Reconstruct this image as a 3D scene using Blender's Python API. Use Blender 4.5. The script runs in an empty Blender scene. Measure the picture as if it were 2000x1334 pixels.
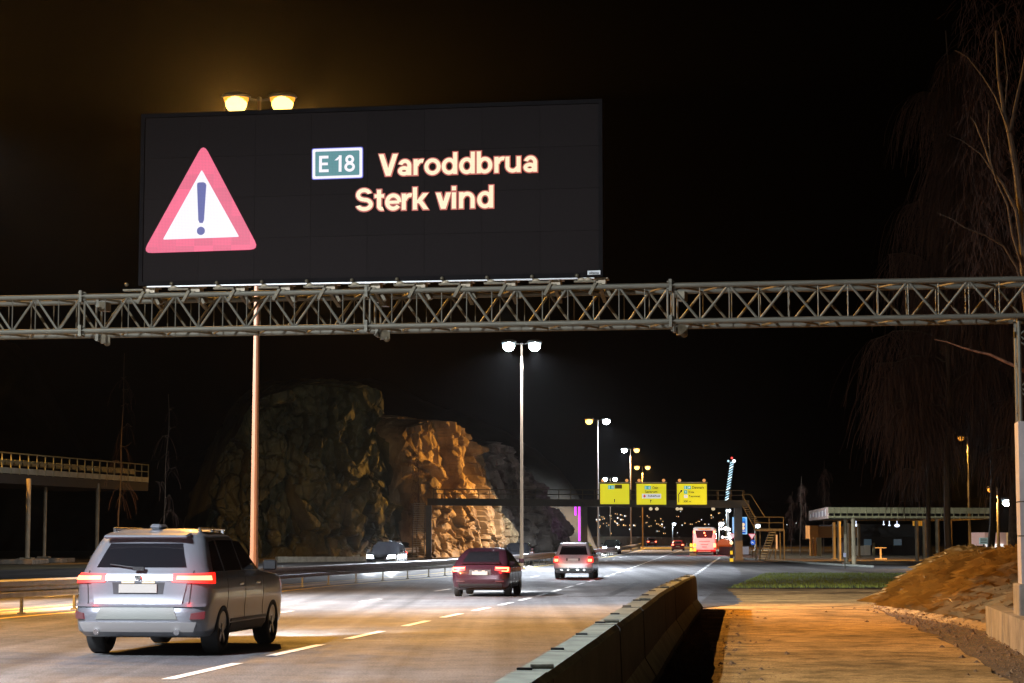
import bpy, bmesh, math, random
from mathutils import Vector, Matrix, noise
R = math.radians
rnd = random.Random(7)
S = bpy.context.scene
C = S.collection

# ------------------------------------------------------------------ camera, world, exposure
F = 4000.0; CX = 1000.0; CY = 667.0; HY = 1048.0; CH = 1.75
PITCH = math.atan((HY - CY) / F)
cam_d = bpy.data.cameras.new("camera"); cam = bpy.data.objects.new("camera", cam_d); C.objects.link(cam)
cam.location = (0, 0, CH); cam.rotation_euler = (R(90) + PITCH, 0, 0)
cam_d.sensor_width = 36; cam_d.lens = 36 * F / 2000; cam_d.clip_start = .1; cam_d.clip_end = 8000
S.camera = cam
W = bpy.data.worlds.new("World"); S.world = W; W.use_nodes = True
bg = W.node_tree.nodes["Background"]
sky = W.node_tree.nodes.new("ShaderNodeTexSky"); sky.sky_type = 'NISHITA'; sky.sun_disc = False
sky.sun_elevation = R(-4); sky.sun_rotation = R(200)
W.node_tree.links.new(sky.outputs[0], bg.inputs[0]); bg.inputs[1].default_value = 0.004
S.view_settings.view_transform = 'Standard'; S.view_settings.look = 'None'
S.view_settings.exposure = 0; S.view_settings.gamma = 1; S.view_settings.use_curve_mapping = False
S.cycles.use_denoising = True
S.cycles.max_bounces = 4; S.cycles.diffuse_bounces = 2; S.cycles.glossy_bounces = 3
S.cycles.sample_clamp_indirect = 6

HAZE = .00006
S.cycles.volume_bounces = 0
# light levels
SOD = (1.0, .47, .085); LED = (.82, .89, 1.0); WARM = (1, .78, .5)
def light(kind, loc, power, col, radius=.15, target=None, angle=160, blend=.6, name="lamp_light", parent=None):
    d = bpy.data.lights.new(name, kind); d.energy = power; d.color = col; d.shadow_soft_size = radius
    o = bpy.data.objects.new(name, d); C.objects.link(o); o.location = loc
    if kind == 'SPOT':
        d.spot_size = R(angle); d.spot_blend = blend
        t = Vector(target) - Vector(loc)
        o.rotation_euler = t.to_track_quat('-Z', 'Y').to_euler()
    if parent:
        par(o, parent)
    return o

# ------------------------------------------------------------------ ground profile and pixel -> place
def sstep(a, b, x):
    t = min(1, max(0, (x - a) / (b - a))); return t * t * (3 - 2 * t)
def zp(Y): return -0.25 * sstep(30, 72, Y)
def ray(px, py):
    u = (px - CX) / F; v = (CY - py) / F; c, s = math.cos(PITCH), math.sin(PITCH)
    return Vector((u, c - v * s, s + v * c))
def G(px, py, h=0):
    "ground point (height h over the ground) seen at a spot of the photograph"
    d = ray(px, py); Y = 60.0
    for _ in range(60):
        k = (zp(Y) + h - CH) / d.z; Y = .5 * Y + .5 * min(3000, max(3, d.y * k))
    return Vector((d.x * Y / d.y, Y, zp(Y) + h))
def D(px, py, Y):
    d = ray(px, py); k = Y / d.y
    return Vector((d.x * k, Y, CH + d.z * k))
def interp(pts):
    pts = sorted(pts)
    def f(x):
        if x <= pts[0][0]:
            a, b = pts[0], pts[1]
        elif x >= pts[-1][0]:
            a, b = pts[-2], pts[-1]
        else:
            i = max(k for k in range(len(pts) - 1) if pts[k][0] <= x); a, b = pts[i], pts[i + 1]
            p0 = pts[i - 1] if i > 0 else a; p3 = pts[i + 2] if i + 2 < len(pts) else b
            m0 = (b[1] - p0[1]) / (b[0] - p0[0]); m1 = (p3[1] - a[1]) / (p3[0] - a[0])
            h = b[0] - a[0]; t = (x - a[0]) / h
            return ((2*t**3-3*t*t+1)*a[1] + (t**3-2*t*t+t)*h*m0 + (-2*t**3+3*t*t)*b[1] + (t**3-t*t)*h*m1)
        return a[1] + (b[1] - a[1]) * (x - a[0]) / (b[0] - a[0])
    return f
def fromG(pix): return interp([(G(*p).y, G(*p).x) for p in pix])

# ------------------------------------------------------------------ materials
MATS = {}
def mat(name, col, rough=.6, metal=0, var=0.0, scale=6.0, bump=0.0, bscale=None, col2=None, spec=.5, emit=None, estr=0, coat=0, detail=6, stretch=None, trans=0):
    if name in MATS: return MATS[name]
    m = bpy.data.materials.new(name); m.use_nodes = True; nt = m.node_tree; N = nt.nodes; L = nt.links
    b = N["Principled BSDF"]
    b.inputs["Base Color"].default_value = (*col, 1); b.inputs["Roughness"].default_value = rough
    b.inputs["Metallic"].default_value = metal; b.inputs["Specular IOR Level"].default_value = spec
    b.inputs["Coat Weight"].default_value = coat
    if trans: b.inputs["Transmission Weight"].default_value = trans
    if emit:
        b.inputs["Emission Color"].default_value = (*emit, 1); b.inputs["Emission Strength"].default_value = estr
    if var or bump or col2:
        tc = N.new("ShaderNodeTexCoord"); src = tc.outputs["Object"]
        if stretch:
            mp = N.new("ShaderNodeMapping"); mp.inputs["Scale"].default_value = stretch
            L.new(src, mp.inputs[0]); src = mp.outputs[0]
        n1 = N.new("ShaderNodeTexNoise"); n1.inputs["Scale"].default_value = scale; n1.inputs["Detail"].default_value = detail
        n1.inputs["Roughness"].default_value = .62
        L.new(src, n1.inputs["Vector"])
        if var or col2:
            c2 = col2 if col2 else tuple(c * (1 - var) for c in col)
            c1 = col if col2 else tuple(min(1, c * (1 + var)) for c in col)
            rmp = N.new("ShaderNodeValToRGB")
            rmp.color_ramp.elements[0].position = .36; rmp.color_ramp.elements[1].position = .64
            rmp.color_ramp.elements[0].color = (*c2, 1); rmp.color_ramp.elements[1].color = (*c1, 1)
            L.new(n1.outputs["Fac"], rmp.inputs[0]); L.new(rmp.outputs[0], b.inputs["Base Color"])
        if bump:
            n2 = N.new("ShaderNodeTexNoise"); n2.inputs["Scale"].default_value = bscale or scale * 4; n2.inputs["Detail"].default_value = 5
            L.new(src, n2.inputs["Vector"])
            bp = N.new("ShaderNodeBump"); bp.inputs["Strength"].default_value = bump; bp.inputs["Distance"].default_value = .02
            L.new(n2.outputs["Fac"], bp.inputs["Height"]); L.new(bp.outputs[0], b.inputs["Normal"])
    MATS[name] = m
    return m
def emi(name, col, s, sample=False):
    if name in MATS: return MATS[name]
    m = bpy.data.materials.new(name); m.use_nodes = True; b = m.node_tree.nodes["Principled BSDF"]
    b.inputs["Base Color"].default_value = (.05, .05, .05, 1)
    b.inputs["Emission Color"].default_value = (*col, 1); b.inputs["Emission Strength"].default_value = s
    if not sample: m.cycles.emission_sampling = 'NONE'
    MATS[name] = m
    return m
def led(name, col, s, lo=.72, pitch=.026, patch=0):
    "diode screen: even rows of dots, a few modules a little duller"
    m = emi(name, col, s)
    nt = m.node_tree; N = nt.nodes; L = nt.links; b = N["Principled BSDF"]
    tc = N.new("ShaderNodeTexCoord"); sep = N.new("ShaderNodeSeparateXYZ"); L.new(tc.outputs["Object"], sep.inputs[0])
    outs = []
    for ax in ("X", "Z"):
        a = N.new("ShaderNodeMath"); a.operation = 'MULTIPLY'; a.inputs[1].default_value = math.pi * 2 / pitch; L.new(sep.outputs[ax], a.inputs[0])
        c = N.new("ShaderNodeMath"); c.operation = 'COSINE'; L.new(a.outputs[0], c.inputs[0]); outs.append(c)
    mu = N.new("ShaderNodeMath"); mu.operation = 'ADD'; L.new(outs[0].outputs[0], mu.inputs[0]); L.new(outs[1].outputs[0], mu.inputs[1])
    mr = N.new("ShaderNodeMapRange"); mr.inputs[1].default_value = -2; mr.inputs[2].default_value = 2
    mr.inputs[3].default_value = s * lo; mr.inputs[4].default_value = s
    L.new(mu.outputs[0], mr.inputs[0])
    out = mr.outputs[0]
    if patch:
        sn = N.new("ShaderNodeVectorMath"); sn.operation = 'SNAP'; sn.inputs[1].default_value = (.33, 9, .25); L.new(tc.outputs["Object"], sn.inputs[0])
        wn = N.new("ShaderNodeTexWhiteNoise"); L.new(sn.outputs[0], wn.inputs[0])
        m3 = N.new("ShaderNodeMapRange"); m3.inputs[3].default_value = 1 - patch; m3.inputs[4].default_value = 1
        L.new(wn.outputs[0], m3.inputs[0])
        mm = N.new("ShaderNodeMath"); mm.operation = 'MULTIPLY'; L.new(out, mm.inputs[0]); L.new(m3.outputs[0], mm.inputs[1]); out = mm.outputs[0]
    L.new(out, b.inputs["Emission Strength"])
    return m

def road_mat(name, base, grain=.5, track=True, rough=.55, ang=8.1, patchy=.2):
    m = bpy.data.materials.new(name); m.use_nodes = True; nt = m.node_tree; N = nt.nodes; L = nt.links; b = N["Principled BSDF"]
    b.inputs["Specular IOR Level"].default_value = .12
    tc = N.new("ShaderNodeTexCoord")
    def nz(scale, det, vec=None, ro=.6):
        n = N.new("ShaderNodeTexNoise"); n.inputs["Scale"].default_value = scale; n.inputs["Detail"].default_value = det; n.inputs["Roughness"].default_value = ro
        L.new(vec if vec else tc.outputs["Object"], n.inputs["Vector"]); return n.outputs["Fac"]
    def mr(v, a, b_, c, d):
        q = N.new("ShaderNodeMapRange"); q.inputs[1].default_value = a; q.inputs[2].default_value = b_; q.inputs[3].default_value = c; q.inputs[4].default_value = d
        L.new(v, q.inputs[0]); return q.outputs[0]
    def mul(a, c):
        q = N.new("ShaderNodeMath"); q.operation = 'MULTIPLY'; L.new(a, q.inputs[0]); L.new(c, q.inputs[1]); return q.outputs[0]
    f = mr(nz(34, 4, ro=.75), .3, .7, 1 - grain, 1 + grain)                   # aggregate
    f = mul(f, mr(nz(.35, 5),   .3, .7, 1 - patchy, 1 + patchy))
    f = mul(f, mr(nz(2.2, 6), .38, .55, 1 - patchy * .8, 1.05))                                # broad patches
    if track:
        mp = N.new("ShaderNodeMapping"); mp.inputs["Rotation"].default_value = (0, 0, R(ang)); mp.inputs["Scale"].default_value = (1.1, .012, 1)
        L.new(tc.outputs["Object"], mp.inputs[0])
        f = mul(f, mr(nz(1.0, 3, mp.outputs[0]), .3, .7, .62, 1.38))           # wheel tracks
    vm = N.new("ShaderNodeVectorMath"); vm.operation = 'SCALE'; vm.inputs[0].default_value = base; L.new(f, vm.inputs["Scale"])
    L.new(vm.outputs[0], b.inputs["Base Color"])
    L.new(mr(nz(.5, 4), .3, .7, rough - .1, rough + .12), b.inputs["Roughness"])
    bp = N.new("ShaderNodeBump"); bp.inputs["Strength"].default_value = .5; bp.inputs["Distance"].default_value = .01
    L.new(nz(70, 3, ro=.7), bp.inputs["Height"]); L.new(bp.outputs[0], b.inputs["Normal"])
    MATS[name] = m; return m

M_asph = road_mat("asphalt", (.13, .128, .128), .8, rough=.72)
M_asph2 = road_mat("asphalt_side", (.085, .08, .075), .5)
M_path = road_mat("path_surface", (.32, .19, .068), .6, False, .9, patchy=.62)
M_soil = mat("soil", (.11, .06, .026), .95, scale=1.3, bump=.5, bscale=9, col2=(.04, .022, .010))
M_field = mat("field", (.15, .11, .045), .95, scale=.4, bump=.5, bscale=5, col2=(.07, .055, .02))
M_grass = mat("grass_ground", (.10, .14, .03), .9, scale=1.5, bump=.6, bscale=12, col2=(.02, .035, .01))
M_paint = mat("road_paint", (.75, .75, .72), .55, var=.12, scale=9, bump=.2, bscale=60)
M_ypaint = mat("yellow_paint", (.75, .52, .08), .55, var=.12, scale=9)
M_conc = mat("concrete", (.26, .27, .23), .8, var=.22, scale=2.5, bump=.35, bscale=30)
M_conc_d = mat("old_concrete", (.22, .19, .15), .85, var=.3, scale=1.8, bump=.5, bscale=20)
M_galv = mat("galvanised_steel", (.15, .14, .105), .6, metal=.55, var=.35, scale=14, bump=.1)
M_galv_d = mat("weathered_steel", (.12, .10, .06), .55, metal=.35, var=.35, scale=9, bump=.1)
M_rail = mat("rail_steel", (.15, .145, .15), .5, metal=.4, var=.2, scale=3)
M_pole = mat("pole_steel", (.26, .19, .13), .6, metal=.2, var=.15, scale=1.5, stretch=(8, 8, .5))
M_black = mat("black_plastic", (.012, .012, .013), .6)
M_tyre = mat("tyre_rubber", (.014, .014, .014), .8, bump=.3, scale=60)
M_cab = mat("sign_cabinet", (.008, .007, .007), .9, var=.2, scale=2, spec=.1)
M_bark = mat("birch_bark", (.09, .06, .035), .85, scale=4, col2=(.06, .045, .03), bump=.6, stretch=(3, 3, 1.2))
M_twig = mat("twigs", (.085, .045, .03), .9)
M_bark_d = mat("dark_bark", (.06, .045, .03), .9, var=.4, scale=5, bump=.6)
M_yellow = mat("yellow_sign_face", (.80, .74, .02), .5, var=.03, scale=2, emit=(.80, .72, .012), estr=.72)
M_sblack = mat("sign_black", (.02, .02, .015), .5)
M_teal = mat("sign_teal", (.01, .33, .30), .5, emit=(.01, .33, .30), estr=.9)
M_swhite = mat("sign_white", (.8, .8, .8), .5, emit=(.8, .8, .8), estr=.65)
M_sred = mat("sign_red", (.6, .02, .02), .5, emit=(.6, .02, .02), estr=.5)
M_sblue = mat("sign_blue", (.01, .10, .55), .5, emit=(.01, .12, .6), estr=.8)

# ------------------------------------------------------------------ mesh helpers
def par(o, root):
    o.parent = root
    m = Matrix.Identity(4); r = root
    chain = []
    while r is not None:
        chain.append(r); r = r.parent
    for r in reversed(chain):
        m = m @ (r.matrix_parent_inverse @ r.matrix_basis) if r is not chain[-1] or r.parent else m @ r.matrix_basis
    o.matrix_parent_inverse = m.inverted()
def tagm(o, label=None, cat=None, group=None, kind=None):
    for k, v in (("label", label), ("category", cat), ("group", group), ("kind", kind)):
        if v: o[k] = v
    return o
def thing(name, label, cat, loc=(0, 0, 0), rz=0, group=None):
    o = bpy.data.objects.new(name, None); C.objects.link(o); o.location = loc; o.rotation_euler = (0, 0, rz)
    o.empty_display_size = .2
    return tagm(o, label, cat, group)
def link(name, me, m, parent=None, world=False):
    if m is not None and not me.materials: me.materials.append(m)
    o = bpy.data.objects.new(name, me); C.objects.link(o)
    if parent is not None:
        if world: par(o, parent)
        else: o.parent = parent
    return o
def fin(name, bm, m, parent=None, world=False, smooth=False, bevel=0):
    if bevel:
        bmesh.ops.bevel(bm, geom=list(bm.edges), offset=bevel, segments=1, affect='EDGES')
    bmesh.ops.recalc_face_normals(bm, faces=list(bm.faces))
    me = bpy.data.meshes.new(name); bm.to_mesh(me); bm.free()
    if smooth:
        for p in me.polygons: p.use_smooth = True
    return link(name, me, m, parent, world)
def pyd(name, v, f, m, parent=None, world=False, smooth=False):
    me = bpy.data.meshes.new(name); me.from_pydata(v, [], f); me.update()
    if smooth:
        for p in me.polygons: p.use_smooth = True
    return link(name, me, m, parent, world)
def NB(): return bmesh.new()
def bx(bm, c, s, rz=0, rx=0, ry=0):
    mt = Matrix.Translation(c) @ Matrix.Rotation(rz, 4, 'Z') @ Matrix.Rotation(ry, 4, 'Y') @ Matrix.Rotation(rx, 4, 'X') @ Matrix.Diagonal((s[0], s[1], s[2], 1))
    bmesh.ops.create_cube(bm, size=1, matrix=mt); return bm
def tb(bm, p0, p1, r0, r1=None, n=8, caps=True):
    p0 = Vector(p0); p1 = Vector(p1); d = p1 - p0; L_ = d.length
    if L_ < 1e-6: return bm
    q = d.to_track_quat('Z', 'Y').to_matrix().to_4x4()
    bmesh.ops.create_cone(bm, cap_ends=caps, segments=n, radius1=r0, radius2=r0 if r1 is None else r1, depth=L_, matrix=Matrix.Translation((p0 + p1) / 2) @ q)
    return bm
UNIT = {}
def unit(n=8):
    if n not in UNIT:
        bm = NB(); bmesh.ops.create_cone(bm, cap_ends=True, segments=n, radius1=1, radius2=1, depth=1)
        me = bpy.data.meshes.new("rod"); bm.to_mesh(me); bm.free()
        UNIT[n] = me
    return UNIT[n]
RODS = {}
def rod(name, p0, p1, r, m, parent, n=8):
    "a bar that shares one mesh with all other bars of its material"
    key = (n, m.name)
    if key not in RODS:
        me = unit(n).copy(); me.materials.append(m); RODS[key] = me
    p0 = Vector(p0); p1 = Vector(p1); d = p1 - p0
    o = bpy.data.objects.new(name, RODS[key]); C.objects.link(o)
    o.matrix_basis = Matrix.Translation((p0 + p1) / 2) @ d.to_track_quat('Z', 'Y').to_matrix().to_4x4() @ Matrix.Diagonal((r, r, d.length, 1))
    par(o, parent); return o
def sph(bm, c, r, sc=(1, 1, 1), u=12, v=8):
    bmesh.ops.create_uvsphere(bm, u_segments=u, v_segments=v, radius=r, matrix=Matrix.Translation(c) @ Matrix.Diagonal((*sc, 1))); return bm
def prism(bm, pts, d0, d1, fr):
    "closed outline pts (a,b) extruded from depth d0 to d1; fr maps (a,b,d) to a point"
    n = len(pts)
    a = [bm.verts.new(fr(p[0], p[1], d0)) for p in pts]; b = [bm.verts.new(fr(p[0], p[1], d1)) for p in pts]
    bm.faces.new(a); bm.faces.new(b[::-1])
    for i in range(n): bm.faces.new((a[i], b[i], b[(i + 1) % n], a[(i + 1) % n]))
    return bm
def copy_tree(o, parent=None):
    c = o.copy(); C.objects.link(c)
    if parent is not None: c.parent = parent
    for ch in list(CH_OF(o)): copy_tree(ch, c)
    return c
def CH_OF(o): return [x for x in C.objects if x.parent is o] if False else list(o.children)
def text_mesh(name, s, size, bold=0.0, spacing=1.0, align='LEFT', extrude=.004):
    cu = bpy.data.curves.new(name, 'FONT'); cu.body = s; cu.size = size; cu.offset = bold; cu.extrude = extrude
    cu.align_x = align; cu.align_y = 'BOTTOM_BASELINE'; cu.space_character = spacing; cu.resolution_u = 4
    o = bpy.data.objects.new(name, cu); C.objects.link(o)
    dg = bpy.context.evaluated_depsgraph_get()
    me = bpy.data.meshes.new_from_object(o.evaluated_get(dg)); bpy.data.objects.remove(o)
    me.materials.clear()
    xs = [v.co.x for v in me.vertices]; ys = [v.co.y for v in me.vertices]
    return me, (min(xs), max(xs), min(ys), max(ys))
def fit_text(name, s, x0, x1, z0, z1, depth, m, parent, bold=0.01, grow=0.0, world=None, extrude=.004, rot=None, kind=None, y_full=None):
    """lettering stretched to a box; local X right, Z up, facing -Y"""
    me, (a, b, c, d) = text_mesh(name, s, 1.0, bold, extrude=0.004)
    if y_full: c, d = y_full
    sx = (x1 - x0) / (b - a); sz = (z1 - z0) / (d - c)
    for v in me.vertices:
        x = x0 + (v.co.x - a) * sx; z = z0 + (v.co.y - c) * sz; y = depth - (v.co.z + .004) * (extrude / .004) / 2
        v.co = (x, y, z)
    return link(name, me, m, parent)

# ------------------------------------------------------------------ the lines of the road (X as a function of Y)
XB = fromG([(400, 1311), (717, 1240), (885, 1202), (1058, 1162), (1200, 1121), (1283, 1091), (1345, 1070)])
XA = fromG([(200, 1248), (725, 1173), (1045, 1126), (1120, 1110), (1260, 1078), (1300, 1068)])
XG = fromG([(-300, 1229), (72, 1197), (600, 1146), (864, 1125), (1090, 1099), (1180, 1087), (1240, 1075), (1258, 1068.5)])   # median guardrail
XC = fromG([(1366, 1117), (1402, 1092), (1425, 1080), (1440, 1070)])
gb0 = G(1000, 1334, .9); gb1 = D(1350, 1111, 54.5)
BAR_END = 54.5
def XR(Y):                                          # concrete barrier, centre line
    return gb0.x + (gb1.x - gb0.x) * (Y - gb0.y) / (BAR_END - gb0.y) + .0

def strip(name, ys, xl, xr, m, off, nx=1, extra=None, kind='structure', parent=None):
    v = []; f = []
    for Y in ys:
        a, b = xl(Y), xr(Y)
        for i in range(nx + 1):
            x = a + (b - a) * i / nx
            v.append((x, Y, zp(Y) + off + (extra(x, Y) if extra else 0)))
    for j in range(len(ys) - 1):
        for i in range(nx):
            k = j * (nx + 1) + i
            f.append((k, k + 1, k + nx + 2, k + nx + 1))
    o = pyd(name, v, f, m, parent)
    if kind: o["kind"] = kind
    return o
def frange(a, b, s):
    out = []; x = a
    while x < b - 1e-6: out.append(x); x += s
    return out + [b]
YS = frange(-40, 120, 2) + frange(125, 420, 5)

g = strip("ground", frange(-60, 120, 3) + frange(130, 400, 30) + [600, 1200, 1850], lambda Y: -1500, lambda Y: 1500, M_soil, -.03)
def main_right(Y):
    if Y < 56: return XR(Y) - .1
    return interp([(56, XR(56)), (82, G(1386, 1142).x), (110, G(1402, 1114).x), (150, XC(150) + 1.5), (420, XC(150) + 1.5 + .1 * 270)])(Y)
road = strip("road", YS, lambda Y: XG(Y) - .1, main_right, M_asph, 0)
opp_left = fromG([(-600, 1127), (60, 1112), (520, 1100), (700, 1096), (860, 1087), (1035, 1079), (1088, 1074), (1200, 1067)])
opp = strip("opposite_road", YS, lambda Y: opp_left(Y), lambda Y: XG(Y) - 1.1, M_asph2, 0)
med = strip("median", YS, lambda Y: XG(Y) - 1.1, lambda Y: XG(Y) - .1, M_conc_d, .006)

pl = interp([(-20, XR(10) - 3), (10, XR(10) + .3), (54, XR(54) + .3), (60, G(1386, 1165).x), (79, G(1392, 1143.5).x)])
pr = interp([(-20, 2.5), (10, 3.6), (24.5, G(1960, 1334).x), (33, G(1850, 1260).x), (42, G(1740, 1215).x), (51, G(1662, 1187).x), (58, G(1636, 1172).x), (66, G(1655, 1158).x), (70, G(1720, 1152).x), (74, G(1800, 1147).x), (79, G(1900, 1143).x)])
path = strip("path", frange(-20, 79, .5), lambda Y: pl(Y) + .75 * (1 - sstep(26, 56, Y)) + .14 * noise.noise(Vector((Y * .6, 3, 0))) + .07 * noise.noise(Vector((Y * 2.1, 8, 0))), lambda Y: pr(Y) + .16 * noise.noise(Vector((Y * .5, 1, 0))) + .08 * noise.noise(Vector((Y * 1.9, 5, 0))), M_path, .012, nx=6)
side = strip("side_road", frange(110, 170, 3), lambda Y: main_right(Y) - .02, lambda Y: interp([(110, 48), (128, 42), (140, 31), (152, 22), (162, 19.5), (170, 18.9)])(Y), M_asph2, .003)
gv = strip("shoulder", frange(56, 170, 3), lambda Y: main_right(Y) - .02, lambda Y: main_right(Y) + 2.2 * sstep(56, 62, Y), M_asph2, .001)
gv = strip("grass_verge", frange(79.5, 110.5, 2), lambda Y: interp([(79.5, G(1388, 1143).x), (95, G(1400, 1124).x + .3), (110.5, G(1440, 1114).x)])(Y), lambda Y: 60, M_grass, .03, nx=10)
field = strip("field", frange(128, 420, 8), lambda Y: interp([(128, 42), (140, 31.2), (152, 22.3), (162, 20.3), (200, 24), (260, 30), (420, 55)])(Y), lambda Y: 400, M_field, .05, nx=4)
verge_l = strip("left_verge", frange(60, 420, 6), lambda Y: -300, lambda Y: opp_left(Y) - .02, M_field, -.005, nx=4)
# kerb of the side road
kp = [G(1400, 1089), G(1440, 1091), G(1500, 1095), G(1560, 1099), G(1620, 1103.5), G(1700, 1108)]
kb = NB()
for a, b in zip(kp[:-1], kp[1:]):
    d = (b - a); bx(kb, (a + b) / 2 + Vector((0, 0, .05)), (d.length, .45, .14), math.atan2(d.y, d.x))
kt = fin("kerb", kb, M_conc); kt["kind"] = "structure"

M_tar = road_mat("tar_patch", (.055, .053, .05), .6, rough=.6)
for i, (y0, y1, x0, x1) in enumerate(((46.5, 46.75, lambda Y: XG(Y) + 1, lambda Y: XR(Y) - .5), (70, 92, lambda Y: XB(Y) + 2.2, lambda Y: XB(Y) + 2.5))):
    strip("asphalt_patch", frange(y0, y1, .5), lambda Y, f=x0: f(Y) + .05 * noise.noise(Vector((Y * 3, 1, 0))), lambda Y, f=x1: f(Y) + .06 * noise.noise(Vector((Y * 3, 7, 0))), M_tar, .004)
# painted markings
def dash(xf, y0, y1, w, m, name="lane_dash", parent=None):
    n = max(1, int((y1 - y0) / 3)); v = []; f = []
    for i in range(n + 1):
        Y = y0 + (y1 - y0) * i / n
        v += [(xf(Y) - w / 2, Y, zp(Y) + .009), (xf(Y) + w / 2, Y, zp(Y) + .009)]
    f = [(2 * i, 2 * i + 1, 2 * i + 3, 2 * i + 2) for i in range(n)]
    return pyd(name, v, f, m, parent)
yB = [G(330, 1325.5).y]
mk = bpy.data.objects.new("road_markings", None); C.objects.link(mk); mk["kind"] = "structure"
cent = [(400, 1311), (597, 1270), (717, 1240.5), (813, 1218), (885, 1202.5), (943, 1190), (988, 1179.5), (1028, 1170.5)]
ys_b = [G(*c).y for c in cent]
step = (ys_b[-1] - ys_b[0]) / 7
yy = [ys_b[0] - 2 * step, ys_b[0] - step] + ys_b
while yy[-1] < G(1283, 1091).y: yy.append(yy[-1] + step)
for Y in yy: dash(XB, Y - step * .29, Y + step * .29, .17, M_paint, parent=mk)
dash(XB, yy[-1] + 2, 330, .2, M_paint, "edge_line", mk)
ya = [G(725, 1173).y]; stA = (G(1045, 1126).y - ya[0]) / 3
k = ya[0] - 3 * stA
while k < 330: dash(XA, k - stA * .125, k + stA * .125, .15, M_paint, parent=mk); k += stA
dash(lambda Y: XG(Y) + .75, -30, 340, .16, M_ypaint, "yellow_edge_line", mk)
dash(lambda Y: XR(Y) - .9, 0, 56, .15, M_paint, "edge_line", mk)
y = 80
while y < 135: dash(XC, y, y + 2.2, .2, M_paint, "edge_line", mk); y += 4.4
dash(XC, 138, 200, .22, M_paint, "edge_line", mk)
dash(lambda Y: XG(Y) - 1.7, 0, 340, .15, M_ypaint, "yellow_edge_line", mk)
k = 8
while k < 330: dash(lambda Y: XG(Y) - 5.4, k, k + 3, .15, M_paint, parent=mk); k += 12

# ------------------------------------------------------------------ concrete barrier beside the path
bar = thing("concrete_barrier", "long concrete crash barrier between the motorway and the orange lit path, its side in shadow", "barrier", (XR(20), 20, 0))
prof = [(-.30, 0), (-.30, .08), (-.17, .30), (-.15, .86), (-.11, .90), (.11, .90), (.15, .86), (.17, .30), (.30, .08), (.30, 0)]
y = 6.0; si = 0
M_bface = mat("shaded_barrier_side", (.028, .026, .023), .95, var=.35, scale=2.2, bump=.4, bscale=25)  # shade on the barrier sides put into a near-black base colour
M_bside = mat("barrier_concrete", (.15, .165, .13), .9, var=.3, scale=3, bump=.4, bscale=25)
while y < BAR_END - .5:
    y1 = min(y + 2.36, BAR_END); bm = NB(); dz = rnd.uniform(-.005, .005); dx = rnd.uniform(-.006, .006)
    rings = []
    N_ = 4
    for i in range(N_ + 1):
        Y = y + .015 + (y1 - y - .03) * i / N_
        last = (y1 >= BAR_END - .01)
        tp = 1 - (.22 * (i / N_) ** 2 if last else 0)
        rings.append([bm.verts.new((XR(Y) + dx + p[0], Y, zp(Y) + p[1] * (tp if p[1] > .2 else 1) + dz * (p[1] > .2) + (-.02 if p[1] == 0 else 0))) for p in prof])
    for a, b in zip(rings[:-1], rings[1:]):
        for i in range(len(prof) - 1): bm.faces.new((a[i], a[i + 1], b[i + 1], b[i]))
    bm.faces.new(rings[0]); bm.faces.new(rings[-1][::-1])
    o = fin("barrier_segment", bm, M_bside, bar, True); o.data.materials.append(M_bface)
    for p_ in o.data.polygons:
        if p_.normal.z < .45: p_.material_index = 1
    # lifting recess with its steel pin near the joint
    bm = NB(); Y = y + .25
    bx(bm, (XR(Y) - .06, Y, zp(Y) + .905 + dz), (.10, .07, .02)); fin("lifting_socket", bm, M_black, bar, True)
    if si % 3 == 0:
        bm = NB(); tb(bm, (XR(Y) - .02, Y + .10, zp(Y) + .915 + dz), (XR(Y) + .13, Y + .12, zp(Y) + .915 + dz), .016); fin("steel_pin", bm, M_galv, bar, True)
    if si in (6, 8, 10, 13):
        bm = NB(); tb(bm, (XR(Y) + .17, Y + .6, zp(Y) + .82), (XR(Y) + .19, Y + .62, zp(Y) + .60), .006, .003, 5); fin("icicle", bm, M_swhite if False else mat("drip_ice", (.5, .5, .5), .2), bar, True)
    y += 2.36; si += 1

# ------------------------------------------------------------------ guardrails
def guardrail(name, label, xf, y0, y1, sp, zof=lambda Y: 0, h=.84, face=1, beamh=.45):
    root = thing(name, label, "guardrail", (xf(y0), y0, zp(y0)))
    ys = frange(y0, y1, sp)
    pr_ = [(0, 0), (.07, .03), (.07, .12), (.01, .16), (.01, .22), (.07, .26), (.07, .36), (0, .39), (-.05, .40), (-.05, .385)]
    for a, b in zip(ys[:-1], ys[1:]):
        if b - a < .5: continue
        bm = NB(); rg = []
        for Y in (a - .05, (a + b) / 2, b + .05):
            rg.append([bm.verts.new((xf(Y) + p[0] * face, Y, zp(Y) + zof(Y) + h - beamh + p[1] * beamh / .4)) for p in pr_])
        for r0, r1 in zip(rg[:-1], rg[1:]):
            for i in range(len(pr_) - 1): bm.faces.new((r0[i], r0[i + 1], r1[i + 1], r1[i]))
        fin("rail_beam", bm, M_rail, root, True)
    me = None
    for Y in ys[:-1]:
        if me is None:
            bm = NB(); bx(bm, (0, 0, (h - .08) / 2), (.06, .12, h - .08)); bx(bm, (0, 0, .02), (.16, .2, .04)); me_o = fin("guardrail_post", bm, M_galv); me = me_o.data
            o = me_o
        else:
            o = bpy.data.objects.new("guardrail_post", me); C.objects.link(o)
        o.location = (xf(Y) - .05 * face, Y, zp(Y) + zof(Y)); par(o, root)
    return root
guardrail("median_guardrail", "steel guardrail with posts along the yellow line in the middle of the motorway", XG, 22, 350, 4)
gl = lambda Y: opp_left(Y) - .6
guardrail("roadside_guardrail", "steel guardrail at the foot of the lit rock face on the far side", gl, 185, 300, 4, h=.95)

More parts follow.
